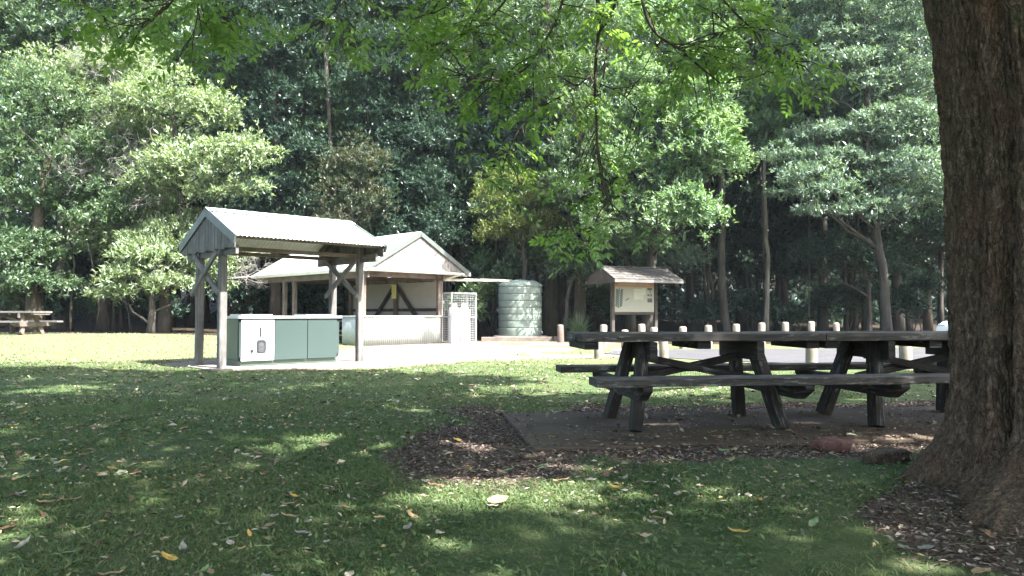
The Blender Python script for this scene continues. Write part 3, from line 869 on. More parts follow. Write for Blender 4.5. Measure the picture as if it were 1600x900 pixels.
# ---------------------------------------------------------------- car, mostly hidden behind the trunk
def car():
    r = empty('parked_car', (14.30, 20.4, .015), math.radians(5), 'white car parked behind the big tree trunk with only its rounded nose showing', 'car')
    W = .86
    prof = [(-2.12, .30), (-2.15, .45), (-2.11, .60), (-1.98, .72), (-1.6, .80), (-.95, .90), (-.25, 1.38), (.2, 1.46), (1.0, 1.45), (1.75, 1.15), (2.05, 1.0), (2.12, .7), (2.10, .32)]
    sec = []
    nv = []; fs = []
    ws = [1.0, 1.0, 1, .97, .95, .93, .80, .77, .77, .86, .92, .97, 1.0]
    stations = [(-1, .0), (-.92, .0), (0, 0), (.92, 0), (1, 0)]
    k = len(prof)
    for (q, _) in ((-1, 0), (-.9, 0), (.9, 0), (1, 0)):
        for (x, z), w in zip(prof, ws):
            sc = .985 if abs(q) == 1 else 1.0
            nv.append((x*sc if abs(q) == 1 else x, q*W*w, z - (.02 if abs(q) == 1 and z > .6 else 0)))
    for j in range(3):
        for i in range(k-1):
            fs.append((j*k+i, j*k+i+1, (j+1)*k+i+1, (j+1)*k+i))
    fs4 = fs
    mb = MB()
    mb._add([Vector(v) for v in nv], fs4, [((0,0),(1,0),(1,1),(0,1))]*len(fs4), True)
    for j in (0, 3):
        idx = [j*k+i for i in range(k)]
        if j == 3: idx = idx[::-1]
        mb._add([Vector(nv[i]) for i in idx], [tuple(range(k))], [tuple((0, 0) for _ in range(k))])
    mb._add([Vector(nv[0]), Vector(nv[k-1]), Vector(nv[4*k-1]), Vector(nv[3*k])], [(0, 1, 2, 3)], [((0,0),)*4])
    mb.build('body', M['carwhite'], r)
    for sg in (-1, 1):
        y = sg*(W*.80+.012)
        mb = MB(); mb.poly([(-.70, y, .95), (1.45, y, .97), (.95, y*.97, 1.37), (-.18, y*.97, 1.35)], .008, (0, sg, 0)); mb.build('side_window', M['glass'], r)
        mb = MB(); mb.box((-2.06, sg*.62, .60), (.10, .30, .12)); mb.build('headlight', M['lamp'], r)
    mb = MB(); mb.poly([(-.93, -.68, .935), (-.93, .68, .935), (-.29, .60, 1.385), (-.29, -.60, 1.385)], .01, (-1, 0, 1.2)); mb.build('windscreen', M['glass'], r)
    mb = MB(); mb.box((-2.135, 0, .34), (.06, 1.5, .14)); mb.build('bumper', M['rubber'], r)
    for x in (-1.35, 1.35):
        for sg in (-1, 1):
            mb = MB(); mb.tube([(x, sg*.70, .31), (x, sg*.89, .31)], [.31, .31], 24); w_ = mb.build('wheel', M['rubber'], r)
            mb = MB(); mb.tube([(x, sg*.885, .31), (x, sg*.905, .31)], [.19, .17], 20); mb.build('rim', M['galv'], w_)
car()

# ---------------------------------------------------------------- foliage machinery
def unit(a): return a / np.maximum(np.linalg.norm(a, axis=-1, keepdims=True), 1e-6)

def leaf_quads(o, d, n, L, W, fold=.12):
    """rhombic leaves: origins o, directions d, normals n, sizes"""
    d = unit(d); s = unit(np.cross(d, n)); n2 = np.cross(s, d)
    L = np.broadcast_to(np.asarray(L, float), (len(o),))[:, None]; W = np.broadcast_to(np.asarray(W, float), (len(o),))[:, None]
    m = o + d*L*.48 + n2*W*fold
    v = np.stack([o, m + s*W*.5, o + d*L - n2*L*.08, m - s*W*.5], 1)
    return v.reshape(-1, 3)

def sprigs(rng, c, ax, per, L, W, spread=1.0):
    """little leafy twig ends at c pointing along ax"""
    n = len(c)
    c = np.repeat(c, per, 0); a = np.repeat(ax, per, 0)
    d = unit(a*.75 + rng.normal(size=c.shape)*.62*spread)
    up = np.array([0, 0, 1.0])
    nn = unit(up*.75 + a*.85 + rng.normal(size=c.shape)*.33)
    l = L*np.clip(np.exp(rng.normal(-.05, .38, len(c))), .4, 1.9); w = W*rng.uniform(.75, 1.2, len(c))
    o = c + rng.normal(size=c.shape)*L*.25
    return leaf_quads(o, d, nn, l, w)

def clump(rng, c, r, n, L, W, per=7, lobes=9, fill=.30):
    """one irregular mass of foliage: sub-lobes on an ellipsoid, sprigs on their shells"""
    c = np.array(c, float); r = np.array(r, float)
    ld = unit(rng.normal(size=(lobes, 3))); ld[:, 2] = np.abs(ld[:, 2])*1.0 - .25
    ld = unit(ld)
    lc = c + ld*r*rng.uniform(.45, .95, (lobes, 1)); lr = r*rng.uniform(.20, .52, (lobes, 1))*rng.uniform(.75, 1.3, (lobes, 3))
    lc = np.vstack([lc, c]); lr = np.vstack([lr, r*.55])
    k = rng.integers(0, lobes+1, n)
    d = unit(rng.normal(size=(n, 3))); d[:, 2] = np.where(d[:, 2] < -.35, -d[:, 2], d[:, 2])
    rad = np.where(rng.random(n) < fill, rng.random(n)**.5, rng.uniform(.82, 1.08, n))[:, None]
    esc = rng.random(n) < .12
    rad = np.where(esc[:, None], rad*rng.uniform(1.1, 1.55, n)[:, None], rad)
    p = lc[k] + d*lr[k]*rad
    g = rng.normal(size=(lobes*3, 3)); g = unit(g); g[:, 2] = g[:, 2]*.7 + .15
    wi = rng.integers(0, lobes*3, n); wl = rng.random(n) < .13
    ws = rng.uniform(.85, 1.32, n)[:, None]
    wp = c + g[wi]*r*ws + rng.normal(size=p.shape)*r*.045
    p = np.where(wl[:, None], wp, p)
    ax = unit(d*.8 + np.array([0, 0, .25]) + unit(p - c)*.35)
    return sprigs(rng, p, ax, per, L, W)

def quads_obj(name, vlist, mat, parent=None):
    v = np.concatenate(vlist)
    return mesh_np(name, v, np.arange(len(v)).reshape(-1, 4), mat, parent)

def tube_path(p0, p1, n, bend, rnd):
    p0 = Vector(p0); p1 = Vector(p1); L = (p1-p0).length; pts = []
    off = Vector((0, 0, 0))
    for i in range(n+1):
        t = i/n
        if 0 < i < n: off = off*.6 + Vector((rnd.gauss(0, 1), rnd.gauss(0, 1), rnd.gauss(0, .5)))*bend*L*.6
        pts.append(p0.lerp(p1, t) + off*(4*t*(1-t)) + Vector((0, 0, L*bend*1.2*math.sin(math.pi*t)*0)))
    return pts

NTREE = [0]
def tree(name, label, d, trunk, clumps, leaf='leaf_mid', brk='bark_grey', L=.17, W=.075, dens=52, group='rainforest edge trees', per=7, cat='tree', depth=.8):
    """trunk: [(px,py,width_px)...] top to bottom or bottom to top; clumps: (px,py,rx,ry[,dd])"""
    NTREE[0] += 1
    rng = np.random.default_rng(100 + NTREE[0]); rnd = random.Random(500 + NTREE[0])
    b = P(trunk[0][0], 500, d)
    base = Vector((b.x, d, float(gz(b.x, d))))
    if d < 32.5: L *= .76; W *= .74
    r = empty(name, base, 0, label, cat, group)
    def loc(px, py, dd): return P(px, py, dd) - base
    sc = d / FPX
    pts = [Vector((0, 0, -.15))] + [loc(px, py, d) + Vector((rnd.uniform(-.1, .1), rnd.uniform(-.1, .1), 0)) for (px, py, w) in trunk[1:]]
    rad = [trunk[0][2]*sc*.5*1.15] + [w*sc*.5 for (_, _, w) in trunk[1:]]
    # refine
    P2, R2 = [], []
    for i in range(len(pts)-1):
        for k in range(4):
            t = k/4; P2.append(pts[i].lerp(pts[i+1], t) + Vector((rnd.gauss(0, .02), rnd.gauss(0, .02), 0))*(0 if i == 0 and k == 0 else 1)); R2.append(rad[i]*(1-t) + rad[i+1]*t)
    P2.append(pts[-1]); R2.append(rad[-1])
    R2[0] *= 1.5; R2[1] *= 1.12
    mb = MB(); mb.tube(P2, R2, 10, wob=.12)
    vl = []
    for cl in clumps:
        px, py, rx, ry = cl[:4]; dd = d + (cl[4] if len(cl) > 4 else 0)
        c = loc(px, py, dd); s2 = dd/FPX
        rr = np.array([rx*s2, (rx*.6+ry*.4)*s2*depth, ry*s2])
        area = math.pi*rr[0]*rr[2]
        rr = rr*1.2; n = int(max(60, area*dens*3.0*(.16/L)**1.5))
        vl.append(clump(rng, c, rr, n, L, W, per, lobes=int(10 + min(12, area*2))))
        # limb from trunk into the clump
        j = max(range(len(P2)), key=lambda q: -abs(P2[q].z - (c.z - .5*abs(c.x - P2[q].x) - .2)))
        q = tube_path(P2[j], c, 5, .06, rnd)
        w0 = min(R2[j]*.5, .055); mb.tube(q, [w0*(1-.75*i/5) for i in range(6)], 6, wob=.1)
        for _ in range(3):
            e = c + Vector((rnd.uniform(-1, 1)*rr[0], rnd.uniform(-1, 1)*rr[1], rnd.uniform(-.3, .9)*rr[2]))*.8
            mb.tube(tube_path(q[3], e, 4, .08, rnd), [w0*.35*(1-.18*i) for i in range(5)], 5)
    mb.build('trunk', M[brk], r)
    if vl: quads_obj('crown', vl, M[leaf], r)
    return r

# ---- left, sunlit edge of the forest
tree('spreading_tree', 'leaning tree with two big rounded sunlit yellow green crowns above the small shelter', 26.5,
     [(255, 500, 16), (262, 400, 14), (285, 320, 12), (275, 230, 9), (270, 180, 6)],
     [(270, 170, 72, 42), (318, 185, 36, 28), (225, 160, 45, 32, .6), (330, 262, 78, 44, -.6), (378, 250, 34, 30, -.9), (268, 290, 55, 34, -.3), (355, 300, 50, 22, -.5)], 'leaf_pale', L=.19, W=.085)
tree('low_tree', 'low pale green tree with feathery drooping sprays left of the small shelter', 25.6,
     [(235, 500, 10), (240, 450, 9), (255, 420, 6)],
     [(250, 412, 62, 36), (285, 365, 50, 30, .8), (225, 395, 46, 30, .4), (345, 400, 40, 34, 1), (212, 440, 48, 28), (300, 398, 46, 44, .5), (265, 448, 40, 20, -.4), (180, 462, 34, 16), (330, 440, 32, 34, .8)], 'leaf_pale', L=.20, W=.07)
tree('bushy_tree', 'bushy pale green tree above the far picnic table at the left edge', 27,
     [(55, 505, 22), (58, 400, 18), (70, 300, 14), (80, 200, 8)],
     [(70, 180, 70, 55), (30, 240, 48, 40), (115, 250, 52, 40, -.4), (20, 320, 50, 46), (105, 320, 45, 34), (160, 340, 50, 40, -.6), (45, 405, 60, 38, -.5), (70, 450, 45, 24, -.6), (15, 450, 40, 30)], 'leaf_mid', brk='bark_moss', L=.18, W=.08)
tree('pale_crowned_tree', 'pale green tree with bleached twigs between the bushy tree and the leaning tree', 28,
     [(165, 500, 15), (160, 380, 13), (165, 250, 10), (150, 140, 6)],
     [(155, 235, 62, 42), (100, 130, 60, 40, .5), (240, 230, 46, 34), (235, 320, 46, 36), (130, 310, 44, 36), (185, 290, 45, 40, -.5), (120, 180, 50, 44), (200, 120, 62, 44, .5), (160, 380, 52, 34, -.5), (195, 350, 45, 40), (210, 210, 48, 30)], 'leaf_pale', L=.17, W=.075)
tree('tall_tree', 'tall thin crowned tree rising at the top left corner of the picture', 31,
     [(95, 500, 16), (100, 300, 13), (108, 120, 9), (110, -60, 6)],
     [(90, 60, 90, 52), (30, 20, 60, 60), (30, 110, 60, 50), (150, 10, 70, 60), (170, 90, 50, 50), (60, -60, 120, 60)], 'leaf_mid', brk='bark_pale', L=.18, W=.07, dens=40)
tree('tall_tree', 'tall tree with a bright green crown at the top of the picture left of centre', 32,
     [(260, 500, 17), (268, 300, 14), (275, 100, 10), (278, -60, 6)],
     [(255, 55, 66, 50), (300, 90, 40, 38), (235, -10, 80, 50), (310, 20, 50, 45), (275, 120, 60, 34), (330, -60, 90, 60)], 'leaf_bright', L=.17, W=.08, dens=44)
tree('dark_tree', 'dark blue green tree with drooping crown behind the leaning tree', 30.5,
     [(430, 500, 16), (432, 350, 14), (428, 200, 10), (430, 60, 6)],
     [(440, 85, 62, 46), (395, 110, 46, 50), (455, 160, 56, 46), (400, 200, 50, 40), (470, 245, 52, 44), (440, 310, 52, 44), (395, 20, 60, 60), (430, 395, 58, 40), (380, 350, 40, 50), (480, 370, 46, 44)], 'leaf_dark', L=.19, W=.08)
tree('flowering_tree', 'dark tree with a tuft of yellow new leaves at the top of its crown', 33,
     [(410, 500, 14), (415, 250, 12), (420, 60, 7)],
     [(420, 40, 60, 40), (470, 20, 50, 50), (390, -30, 70, 50), (455, -40, 80, 50)], 'leaf_dark', L=.2, W=.08)
tree('yellow_tipped_tree', 'small tuft crowned tree with straw yellow leaves near the top edge', 32.2, [(425, 500, 6), (424, 250, 5), (422, 40, 4)], [(420, 26, 22, 15)], 'leaf_yellow', L=.24, W=.06)
# ---- centre
tree('pale_trunk_tree', 'slim tree with a straight pale trunk in the shade above the small shelter roof', 30.4, [(520, 500, 7), (518, 360, 7), (513, 180, 7), (506, 60, 6), (500, -60, 5)],
     [(505, 40, 46, 44), (480, 110, 40, 34, .5), (520, -20, 60, 50), (530, 300, 30, 30), (505, 340, 34, 30)], 'leaf_dark', 'bark_grey')
tree('thick_trunk_tree', 'tall tree with a thick dark trunk above the roofs left of centre', 33, [(560, 500, 22), (558, 300, 20), (555, 120, 17), (553, -60, 14)],
     [(560, -30, 90, 60), (520, 60, 40, 40), (600, 40, 46, 50), (610, 110, 40, 36)], 'leaf_mid', 'bark_moss')
tree('rust_leaved_tree', 'small tree with rust tinged foliage behind the ridge of the small shelter', 28.5, [(552, 500, 9), (552, 380, 8), (553, 270, 5)],
     [(555, 262, 42, 34), (545, 310, 44, 36), (575, 325, 34, 30), (530, 350, 36, 30)], 'leaf_rust', L=.15, W=.06)
tree('bushy_dark_tree', 'bushy dark blue green tree behind the larger shelter roof', 30.5, [(630, 500, 13), (628, 350, 11), (625, 180, 7)],
     [(620, 185, 54, 40), (590, 230, 40, 36), (650, 230, 50, 44), (615, 285, 56, 44), (660, 310, 48, 42), (600, 350, 50, 40), (640, 370, 60, 40), (680, 370, 40, 44)], 'leaf_dark', L=.16, W=.07)
tree('slender_tree', 'slender dark tree with narrow layered crown left of the thick mossy trunks', 31.5, [(692, 500, 8), (690, 300, 8), (686, 120, 6), (684, -40, 4)],
     [(685, 150, 46, 40), (700, 215, 42, 36), (672, 80, 46, 44), (705, 280, 36, 40), (660, 10, 60, 50), (710, 340, 32, 44)], 'leaf_dark', L=.16, W=.07)
tree('thick_trunk_tree', 'tall tree with a thick brown trunk right of the larger shelter gable', 32.5, [(730, 500, 26), (729, 330, 23), (728, 150, 20), (727, -60, 16)],
     [(740, -40, 90, 60), (770, 60, 50, 44), (700, 30, 44, 50), (760, 120, 40, 34)], 'leaf_mid', 'bark_moss')
tree('yellow_green_tree', 'small sunlit yellow green tree above the water tank', 28, [(815, 500, 8), (818, 420, 7), (812, 330, 5), (800, 280, 4)],
     [(775, 325, 34, 36), (800, 290, 40, 26), (835, 320, 28, 24, -.6), (820, 360, 38, 34, -.6), (780, 370, 30, 20), (850, 350, 22, 18, -.8)], 'leaf_yellow', L=.20, W=.06)
tree('mossy_trunk_tree', 'thick mossy trunked tree standing just right of the water tank', 29.5, [(858, 520, 24), (860, 430, 21), (862, 300, 18), (858, 120, 15), (855, -50, 12)],
     [(865, 190, 50, 44), (840, 110, 44, 44), (885, 120, 44, 40), (870, 270, 34, 40), (855, 410, 40, 26, -1), (850, 30, 60, 50)], 'leaf_mid', 'bark_moss')
tree('mossy_trunk_tree', 'mossy leaning tree trunk with shaggy leaf tufts behind the strappy plant', 27.8, [(902, 518, 20), (904, 450, 18), (913, 380, 14), (925, 250, 11), (930, 120, 8)],
     [(895, 420, 34, 30, -.5), (935, 390, 34, 30), (905, 330, 44, 34), (925, 440, 22, 20, -.6), (915, 300, 50, 42, -2.2), (932, 362, 36, 32, -2.4), (900, 240, 46, 46, -2), (930, 210, 40, 40), (900, 130, 40, 40), (950, 300, 30, 44), (928, 48, 38, 30, -6), (898, 108, 34, 28, -6.3), (900, 165, 32, 26, -6.9), (870, 140, 30, 26, -6.2)], 'leaf_mid', 'bark_moss', L=.16, W=.06)  # forward clumps added to cast shade on the water tank and shelter gable
tree('slim_leaning_tree', 'thin leaning pale stem between the mossy trunk and the strappy plant', 28.3, [(880, 520, 7), (885, 470, 6), (905, 400, 5), (916, 350, 4)], [(916, 352, 28, 18)], 'leaf_mid', 'bark_pale')
# ---- right, tall bright tree
tree('tall_bright_tree', 'tall sunlit bright green tree with layered masses above the information board', 27.3,
     [(1010, 510, 15), (1015, 400, 14), (1030, 260, 12), (1060, 100, 10), (1060, -80, 7)],
     [(985, 130, 36, 36, -1.8), (975, 195, 36, 38, -2), (962, 250, 42, 42, -2), (1000, 330, 32, 28, -2), (1040, 170, 42, 36, -2.2), (1090, 150, 50, 32, -2.4), (1110, 195, 44, 42, -2.5), (1085, 235, 48, 36, -2.6), (1130, 262, 32, 34, -2.5), (1112, 235, 46, 34, -3), (1085, 200, 40, 34, -3),
      (1055, 280, 38, 30, -2.4), (1040, 345, 36, 30, -3), (1085, 345, 40, 38, -3), (1066, 318, 36, 24, -3.1), (1010, 385, 40, 26), (1060, 60, 60, 50, -1.5), (1110, 90, 46, 40, -2), (1010, 50, 50, 50, -1.5), (1130, 20, 60, 50, -1.6), (1000, 260, 30, 34)], 'leaf_bright', L=.17, W=.075, dens=50, depth=.6)
tree('tall_bluish_tree', 'tall bluish green tree close behind the tall bright tree', 28.5,
     [(985, 510, 12), (982, 300, 11), (975, 100, 9), (970, -80, 6)],
     [(940, 290, 34, 50), (985, 300, 40, 40), (955, 190, 30, 50), (1020, 220, 40, 40), (960, 60, 50, 60), (985, 400, 44, 30), (960, 360, 34, 30), (1050, 410, 46, 26), (930, 130, 36, 50)], 'leaf_blue', L=.17, W=.07, dens=52)
tree('grey_trunk_tree', 'tree with a straight pale grey trunk right of the information board', 27.5, [(1136, 512, 12), (1130, 420, 11), (1126, 300, 10), (1130, 150, 8), (1140, -50, 6)],
     [(1150, 60, 50, 50), (1165, 140, 40, 40, .5), (1180, -10, 60, 50), (1165, 215, 32, 34)], 'leaf_mid', 'bark_grey')
tree('large_leaved_tree', 'slim tree with large pale leaves between the bright tree and the layered tree', 26.8, [(1196, 512, 7), (1196, 400, 6), (1196, 300, 6), (1198, 170, 4)],
     [(1200, 165, 36, 22), (1215, 195, 30, 20), (1190, 205, 26, 20), (1212, 230, 20, 16), (1228, 140, 24, 16), (1240, 175, 28, 18)], 'leaf_bright', 'bark_pale', L=.27, W=.12, dens=46)
tree('layered_tree', 'broad tree with flat layered sunlit grey green tiers beside the big trunk', 24.8,
     [(1385, 515, 14), (1380, 420, 13), (1360, 300, 12), (1350, 150, 9), (1345, -60, 6)],
     [(1270, 65, 52, 24), (1330, 40, 50, 26), (1305, 100, 50, 22, -.5), (1365, 90, 56, 28), (1255, 130, 36, 18), (1340, 140, 46, 24), (1420, 130, 46, 30), (1445, 60, 40, 40), (1400, 180, 48, 22, -.5), (1450, 190, 34, 22),
      (1290, 215, 44, 20), (1310, 255, 44, 20, -.2), (1365, 330, 46, 20, -.8), (1290, 330, 40, 16, -.6), (1225, 250, 36, 18, -.3), (1410, 220, 44, 22), (1345, 205, 40, 18, -.3), (1262, 275, 46, 24, -.6), (1300, 300, 46, 20, -.8), (1235, 300, 30, 20, -.6), (1380, 255, 40, 18), (1425, 275, 48, 26, -.8), (1450, 310, 34, 24, -.8), (1340, 285, 34, 16), (1400, 310, 34, 20, -.6), (1460, 250, 24, 18),
      (1250, 20, 60, 36), (1420, 0, 70, 50), (1330, -40, 90, 50), (1400, 200, 60, 36, 1.6), (1455, 150, 60, 40, 1.4), (1350, 180, 56, 36, 1.6), (1300, 150, 56, 36, 1.4), (1300, 245, 56, 30, 1.5), (1440, 260, 50, 36, 1.5)], 'leaf_blue', 'bark_grey', L=.15, W=.06, dens=62, depth=.9)
tree('tall_tree', 'tall dark leaved tree behind the layered tree at the upper right', 29.5, [(1285, 512, 11), (1285, 300, 10), (1280, 100, 8), (1275, -80, 6)],
     [(1240, 90, 56, 50), (1290, 170, 60, 40), (1350, 240, 60, 44), (1230, 230, 46, 40), (1440, 230, 50, 60), (1300, 250, 60, 40), (1410, 80, 60, 60), (1200, 20, 50, 60), (1300, 0, 80, 60), (1450, 370, 50, 40)], 'leaf_dark', L=.18, W=.075)
tree('understory_tree', 'small dark blue green tree in deep shade below the layered tree', 27.5, [(1355, 512, 8), (1352, 440, 7), (1340, 390, 5)],
     [(1290, 395, 46, 30), (1335, 410, 50, 30), (1370, 420, 42, 26), (1270, 410, 30, 24)], 'leaf_dark', L=.18, W=.075, dens=36)
tree('tall_tree', 'tall tree standing behind the big trunk at the right edge', 22, [(1545, 520, 18), (1545, 300, 15), (1550, 0, 10)],
     [(1560, 300, 60, 50), (1620, 320, 70, 60), (1600, 240, 60, 40)], 'leaf_mid', L=.2, W=.09)
tree('tall_tree', 'tall dark tree hidden deep behind the big trunk at the right edge', 25.8, [(1590, 515, 16), (1590, 300, 13), (1592, 100, 8)],
     [(1500, 250, 40, 50), (1545, 200, 60, 60), (1610, 230, 70, 60), (1670, 200, 70, 60), (1560, 300, 60, 40), (1640, 310, 70, 40), (1720, 260, 60, 60), (1600, 140, 70, 50)], 'leaf_dark', L=.2, W=.09)  # out-of-view tree added to shade the lower right understory
# ---- second rank in the shade
rk = random.Random(11)
for i, px in enumerate([-20, 70, 150, 225, 320, 380, 480, 530, 590, 655, 720, 790, 880, 935, 1010, 1080, 1160, 1225, 1330, 1400, 1450]):
    d = rk.uniform(33.5, 38)
    cl = []
    for k in range(11):
        cl.append((px + rk.uniform(-62, 62), rk.uniform(-60, 430), rk.uniform(42, 66), rk.uniform(34, 52), rk.uniform(-1.5, 1.5)))
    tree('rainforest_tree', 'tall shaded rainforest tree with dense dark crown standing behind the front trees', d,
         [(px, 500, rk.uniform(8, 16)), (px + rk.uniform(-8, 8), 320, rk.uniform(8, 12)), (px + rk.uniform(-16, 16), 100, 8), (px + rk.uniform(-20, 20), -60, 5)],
         cl, 'leaf_dark' if px > 1000 else rk.choice(['leaf_dark', 'leaf_dark', 'leaf_mid', 'leaf_blue']), rk.choice(['bark_grey', 'bark_moss']), L=.24, W=.11, dens=44, group='second rank of rainforest trees')  # right-hand trees forced to the dark leaves, painting their shade
for i, px in enumerate([0, 90, 175, 300, 365, 445, 500, 580, 640, 700, 770, 840, 925, 1080, 1165, 1215, 1290, 1350, 1420, 1470]):
    d = rk.uniform(30.2, 32.4)
    cl = []
    for k in range(9):
        cl.append((px + rk.uniform(-50, 50), (60 + k*44 + rk.uniform(-20, 20)) if px > 1000 or k < 8 else rk.uniform(380, 440), rk.uniform(36, 52), rk.uniform(30, 42), rk.uniform(-.8, .8)))
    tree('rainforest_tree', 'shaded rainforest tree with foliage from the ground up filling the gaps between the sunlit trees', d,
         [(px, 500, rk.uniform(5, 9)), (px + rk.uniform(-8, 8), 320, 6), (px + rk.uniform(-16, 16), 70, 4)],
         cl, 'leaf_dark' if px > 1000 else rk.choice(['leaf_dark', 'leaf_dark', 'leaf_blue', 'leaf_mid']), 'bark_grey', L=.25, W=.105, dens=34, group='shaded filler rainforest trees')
# ---- slender bare stems in the dark understory
for i in range(22):
    px = rk.choice([rk.uniform(90, 400), rk.uniform(380, 720), rk.uniform(1040, 1470), rk.uniform(1040, 1470)]); d = rk.uniform(27.8, 33)
    w = rk.uniform(2.5, 6); lean = rk.uniform(-14, 14); tp = rk.uniform(200, 330)
    tree('sapling', 'thin straight sapling stem in the dark understory below the crowns', d, [(px, 505, w), (px + lean*.5, 420, w*.9), (px + lean, tp, w*.7)],
         [(px + lean, tp, 22, 16), (px + lean + rk.uniform(-15, 15), tp + 50, 20, 14)], 'leaf_dark', 'bark_grey', L=.18, W=.08, group='thin understory saplings', dens=40)
# ---- understory shrubs
def shrub(px, d, py, rx, ry, leaf, label, L=.18):
    NTREE[0] += 1
    rng = np.random.default_rng(900 + NTREE[0]); rnd = random.Random(NTREE[0])
    b = P(px, 500, d); base = Vector((b.x, d, float(gz(b.x, d))))
    r = empty('shrub', base, 0, label, 'shrub', 'shrubs along the forest edge')
    vl = []; mb = MB()
    for k in range(5):
        qx = px + rnd.uniform(-.7, .7)*rx; qy = py + rnd.uniform(-.5, .5)*ry
        c = P(qx, qy, d + rnd.uniform(-.6, .6)) - base; c.z = max(c.z, .35)
        s2 = d/FPX; rr = np.array([rx*.55*s2, rx*.45*s2, ry*.55*s2])
        vl.append(clump(rng, c, rr, int(math.pi*rr[0]*rr[2]*55)+25, L, L*.42))
        mb.tube(tube_path((rnd.uniform(-.1, .1), rnd.uniform(-.1, .1), -.05), c, 4, .08, rnd), [.03, .026, .02, .015, .008], 6)
    mb.build('stem', M['bark_grey'], r)
    quads_obj('foliage', vl, M[leaf], r)
shr = [(720, 27.5, 480, 36, 34, 'leaf_mid', 'leafy green shrub between the gas cage and the water tank'),
       (765, 28.3, 440, 34, 50, 'leaf_mid', 'taller green shrub behind the left side of the water tank'),
       (1100, 29, 490, 40, 22, 'leaf_dark', 'low dark shrub right of the information board'),
       (1180, 29.5, 480, 44, 30, 'leaf_dark', 'dark shrub behind the bollards left of the pale grey trunk'),
       (1240, 28.5, 492, 40, 20, 'leaf_dark', 'low dark shrub behind the right-hand bollards'),
       (1320, 29, 470, 50, 34, 'leaf_dark', 'dark shrub in the shade under the small understory tree'),
       (1430, 28.5, 470, 44, 40, 'leaf_dark', 'dark shrub in the shade just left of the big trunk'),
       (115, 28.5, 478, 40, 30, 'leaf_dark', 'dark shrub behind the far picnic table'),
       (20, 28, 480, 40, 34, 'leaf_mid', 'shrub in the far left corner behind the far picnic table'),
       (165, 30, 470, 46, 30, 'leaf_dark', 'dark shrub under the low feathery tree'),
       (260, 30.5, 480, 50, 28, 'leaf_dark', 'dark shrub left of the small shelter posts'),
       (390, 31, 470, 56, 36, 'leaf_dark', 'dark shrub seen through the small shelter'),
       (480, 31, 460, 50, 44, 'leaf_dark', 'dark shrub seen between the posts of both shelters'),
       (940, 29, 470, 30, 36, 'leaf_mid', 'green shrub left of the information board'),
       (1000, 29.5, 490, 36, 24, 'leaf_dark', 'dark shrub showing under the information panel')]
for a in shr: shrub(*a)

# ---- far wood behind everything
def far_wood():
    rng = np.random.default_rng(5)
    n = 120000
    x = rng.uniform(-52, 52, n); y = rng.uniform(39, 64, n); z = 32*rng.uniform(0, 1, n)**1.25 + .2
    keep = fbm(x*.22 + z*.05, z*.25 + y*.11, 31, 3) > .36 + .05*sm(12, 24, z)
    x, y, z = x[keep], y[keep], z[keep]
    c = np.stack([x, y, z + .03*(y-29)], 1)
    ax = unit(np.stack([rng.normal(size=len(x))*.5, -np.ones(len(x))*.6, np.ones(len(x))*.6], 1))
    v = sprigs(rng, c, ax, 4, .42, .20, 1.3)
    mb = MB()
    f = np.arange(len(v)).reshape(-1, 4)
    tv = []; rr = random.Random(4)
    for i in range(90):
        px, py = rr.uniform(-40, 40), rr.uniform(38, 56); w = rr.uniform(.06, .2)
        z0 = float(gz(px, py)) - .2
        q = []
        for k in range(2):
            for a in range(6):
                th = a*math.pi/3; q.append((px + math.cos(th)*w*(1-.4*k) + k*rr.uniform(-.8, .8)*0, py + math.sin(th)*w*(1-.4*k), z0 + 24*k))
        tv.append(q)
    tvv = np.array(tv).reshape(-1, 3)
    tf = np.array([[i*12+a, i*12+(a+1) % 6, i*12+6+(a+1) % 6, i*12+6+a] for i in range(len(tv)) for a in range(6)]) + len(v)
    o = mesh_np('distant_wood', np.vstack([v, tvv]), np.vstack([f, tf]), [M['leaf_dark'], M['bark_grey']], midx=np.r_[np.zeros(len(f)), np.ones(len(tf))])
    tag(o, 'dense dark rainforest receding behind the front rank of trees', kind='stuff')
far_wood()

# ---- bleached dead branches
def dead(name, label, d, root, tips, seed):
    rnd = random.Random(seed)
    b = P(root[0], root[1], d)
    g = P(root[0], 500, d); base = Vector((g.x, d, float(gz(g.x, d))))
    r = empty(name, base, 0, label, 'tree', 'bleached dead trees')
    mb = MB()
    mb.tube(tube_path((0, 0, -.1), b - base, 6, .03, rnd), [.045, .042, .04, .038, .036, .034, .03], 7)
    mb.build('trunk', M['bark_grey'], r)
    mb = MB()
    def grow(p, dirv, L, w, lev):
        q = [p]
        for i in range(4):
            dirv = (dirv + Vector((rnd.gauss(0, .22), rnd.gauss(0, .22), rnd.gauss(0, .2)))).normalized()
            q.append(q[-1] + dirv*L/4)
        mb.tube(q, [w*(1-.15*i) for i in range(5)], 4, cap=False)
        if lev:
            for k in range(rnd.choice((3, 4))):
                e = q[rnd.choice((2, 3, 4))]
                nd = (dirv + Vector((rnd.gauss(0, .6), rnd.gauss(0, .6), rnd.gauss(0, .55)))).normalized()
                grow(e, nd, L*.62, w*.55, lev-1)
    for (px, py) in tips:
        e = P(px, py, d - .8) - base; s = b - base
        grow(s, (e-s).normalized(), (e-s).length*.72, .020, 3 if seed > 3 else 4)
    mb.build('twigs', M['twig'], r)
dead('dead_tree', 'bleached dead tree with a mass of bare twigs in the pale crowns at the left', 26.9, (150, 265), [(215, 205), (225, 265), (120, 215), (190, 185), (105, 260)], 1)
dead('dead_tree', 'bare grey twigs fanning out behind the left posts of the small shelter', 25.2, (345, 440), [(400, 395), (372, 385), (395, 425)], 2)
dead('dead_tree', 'bleached twiggy dead branches high up near the top left', 28.0, (165, 110), [(190, 60), (215, 95), (140, 60), (205, 130)], 3)

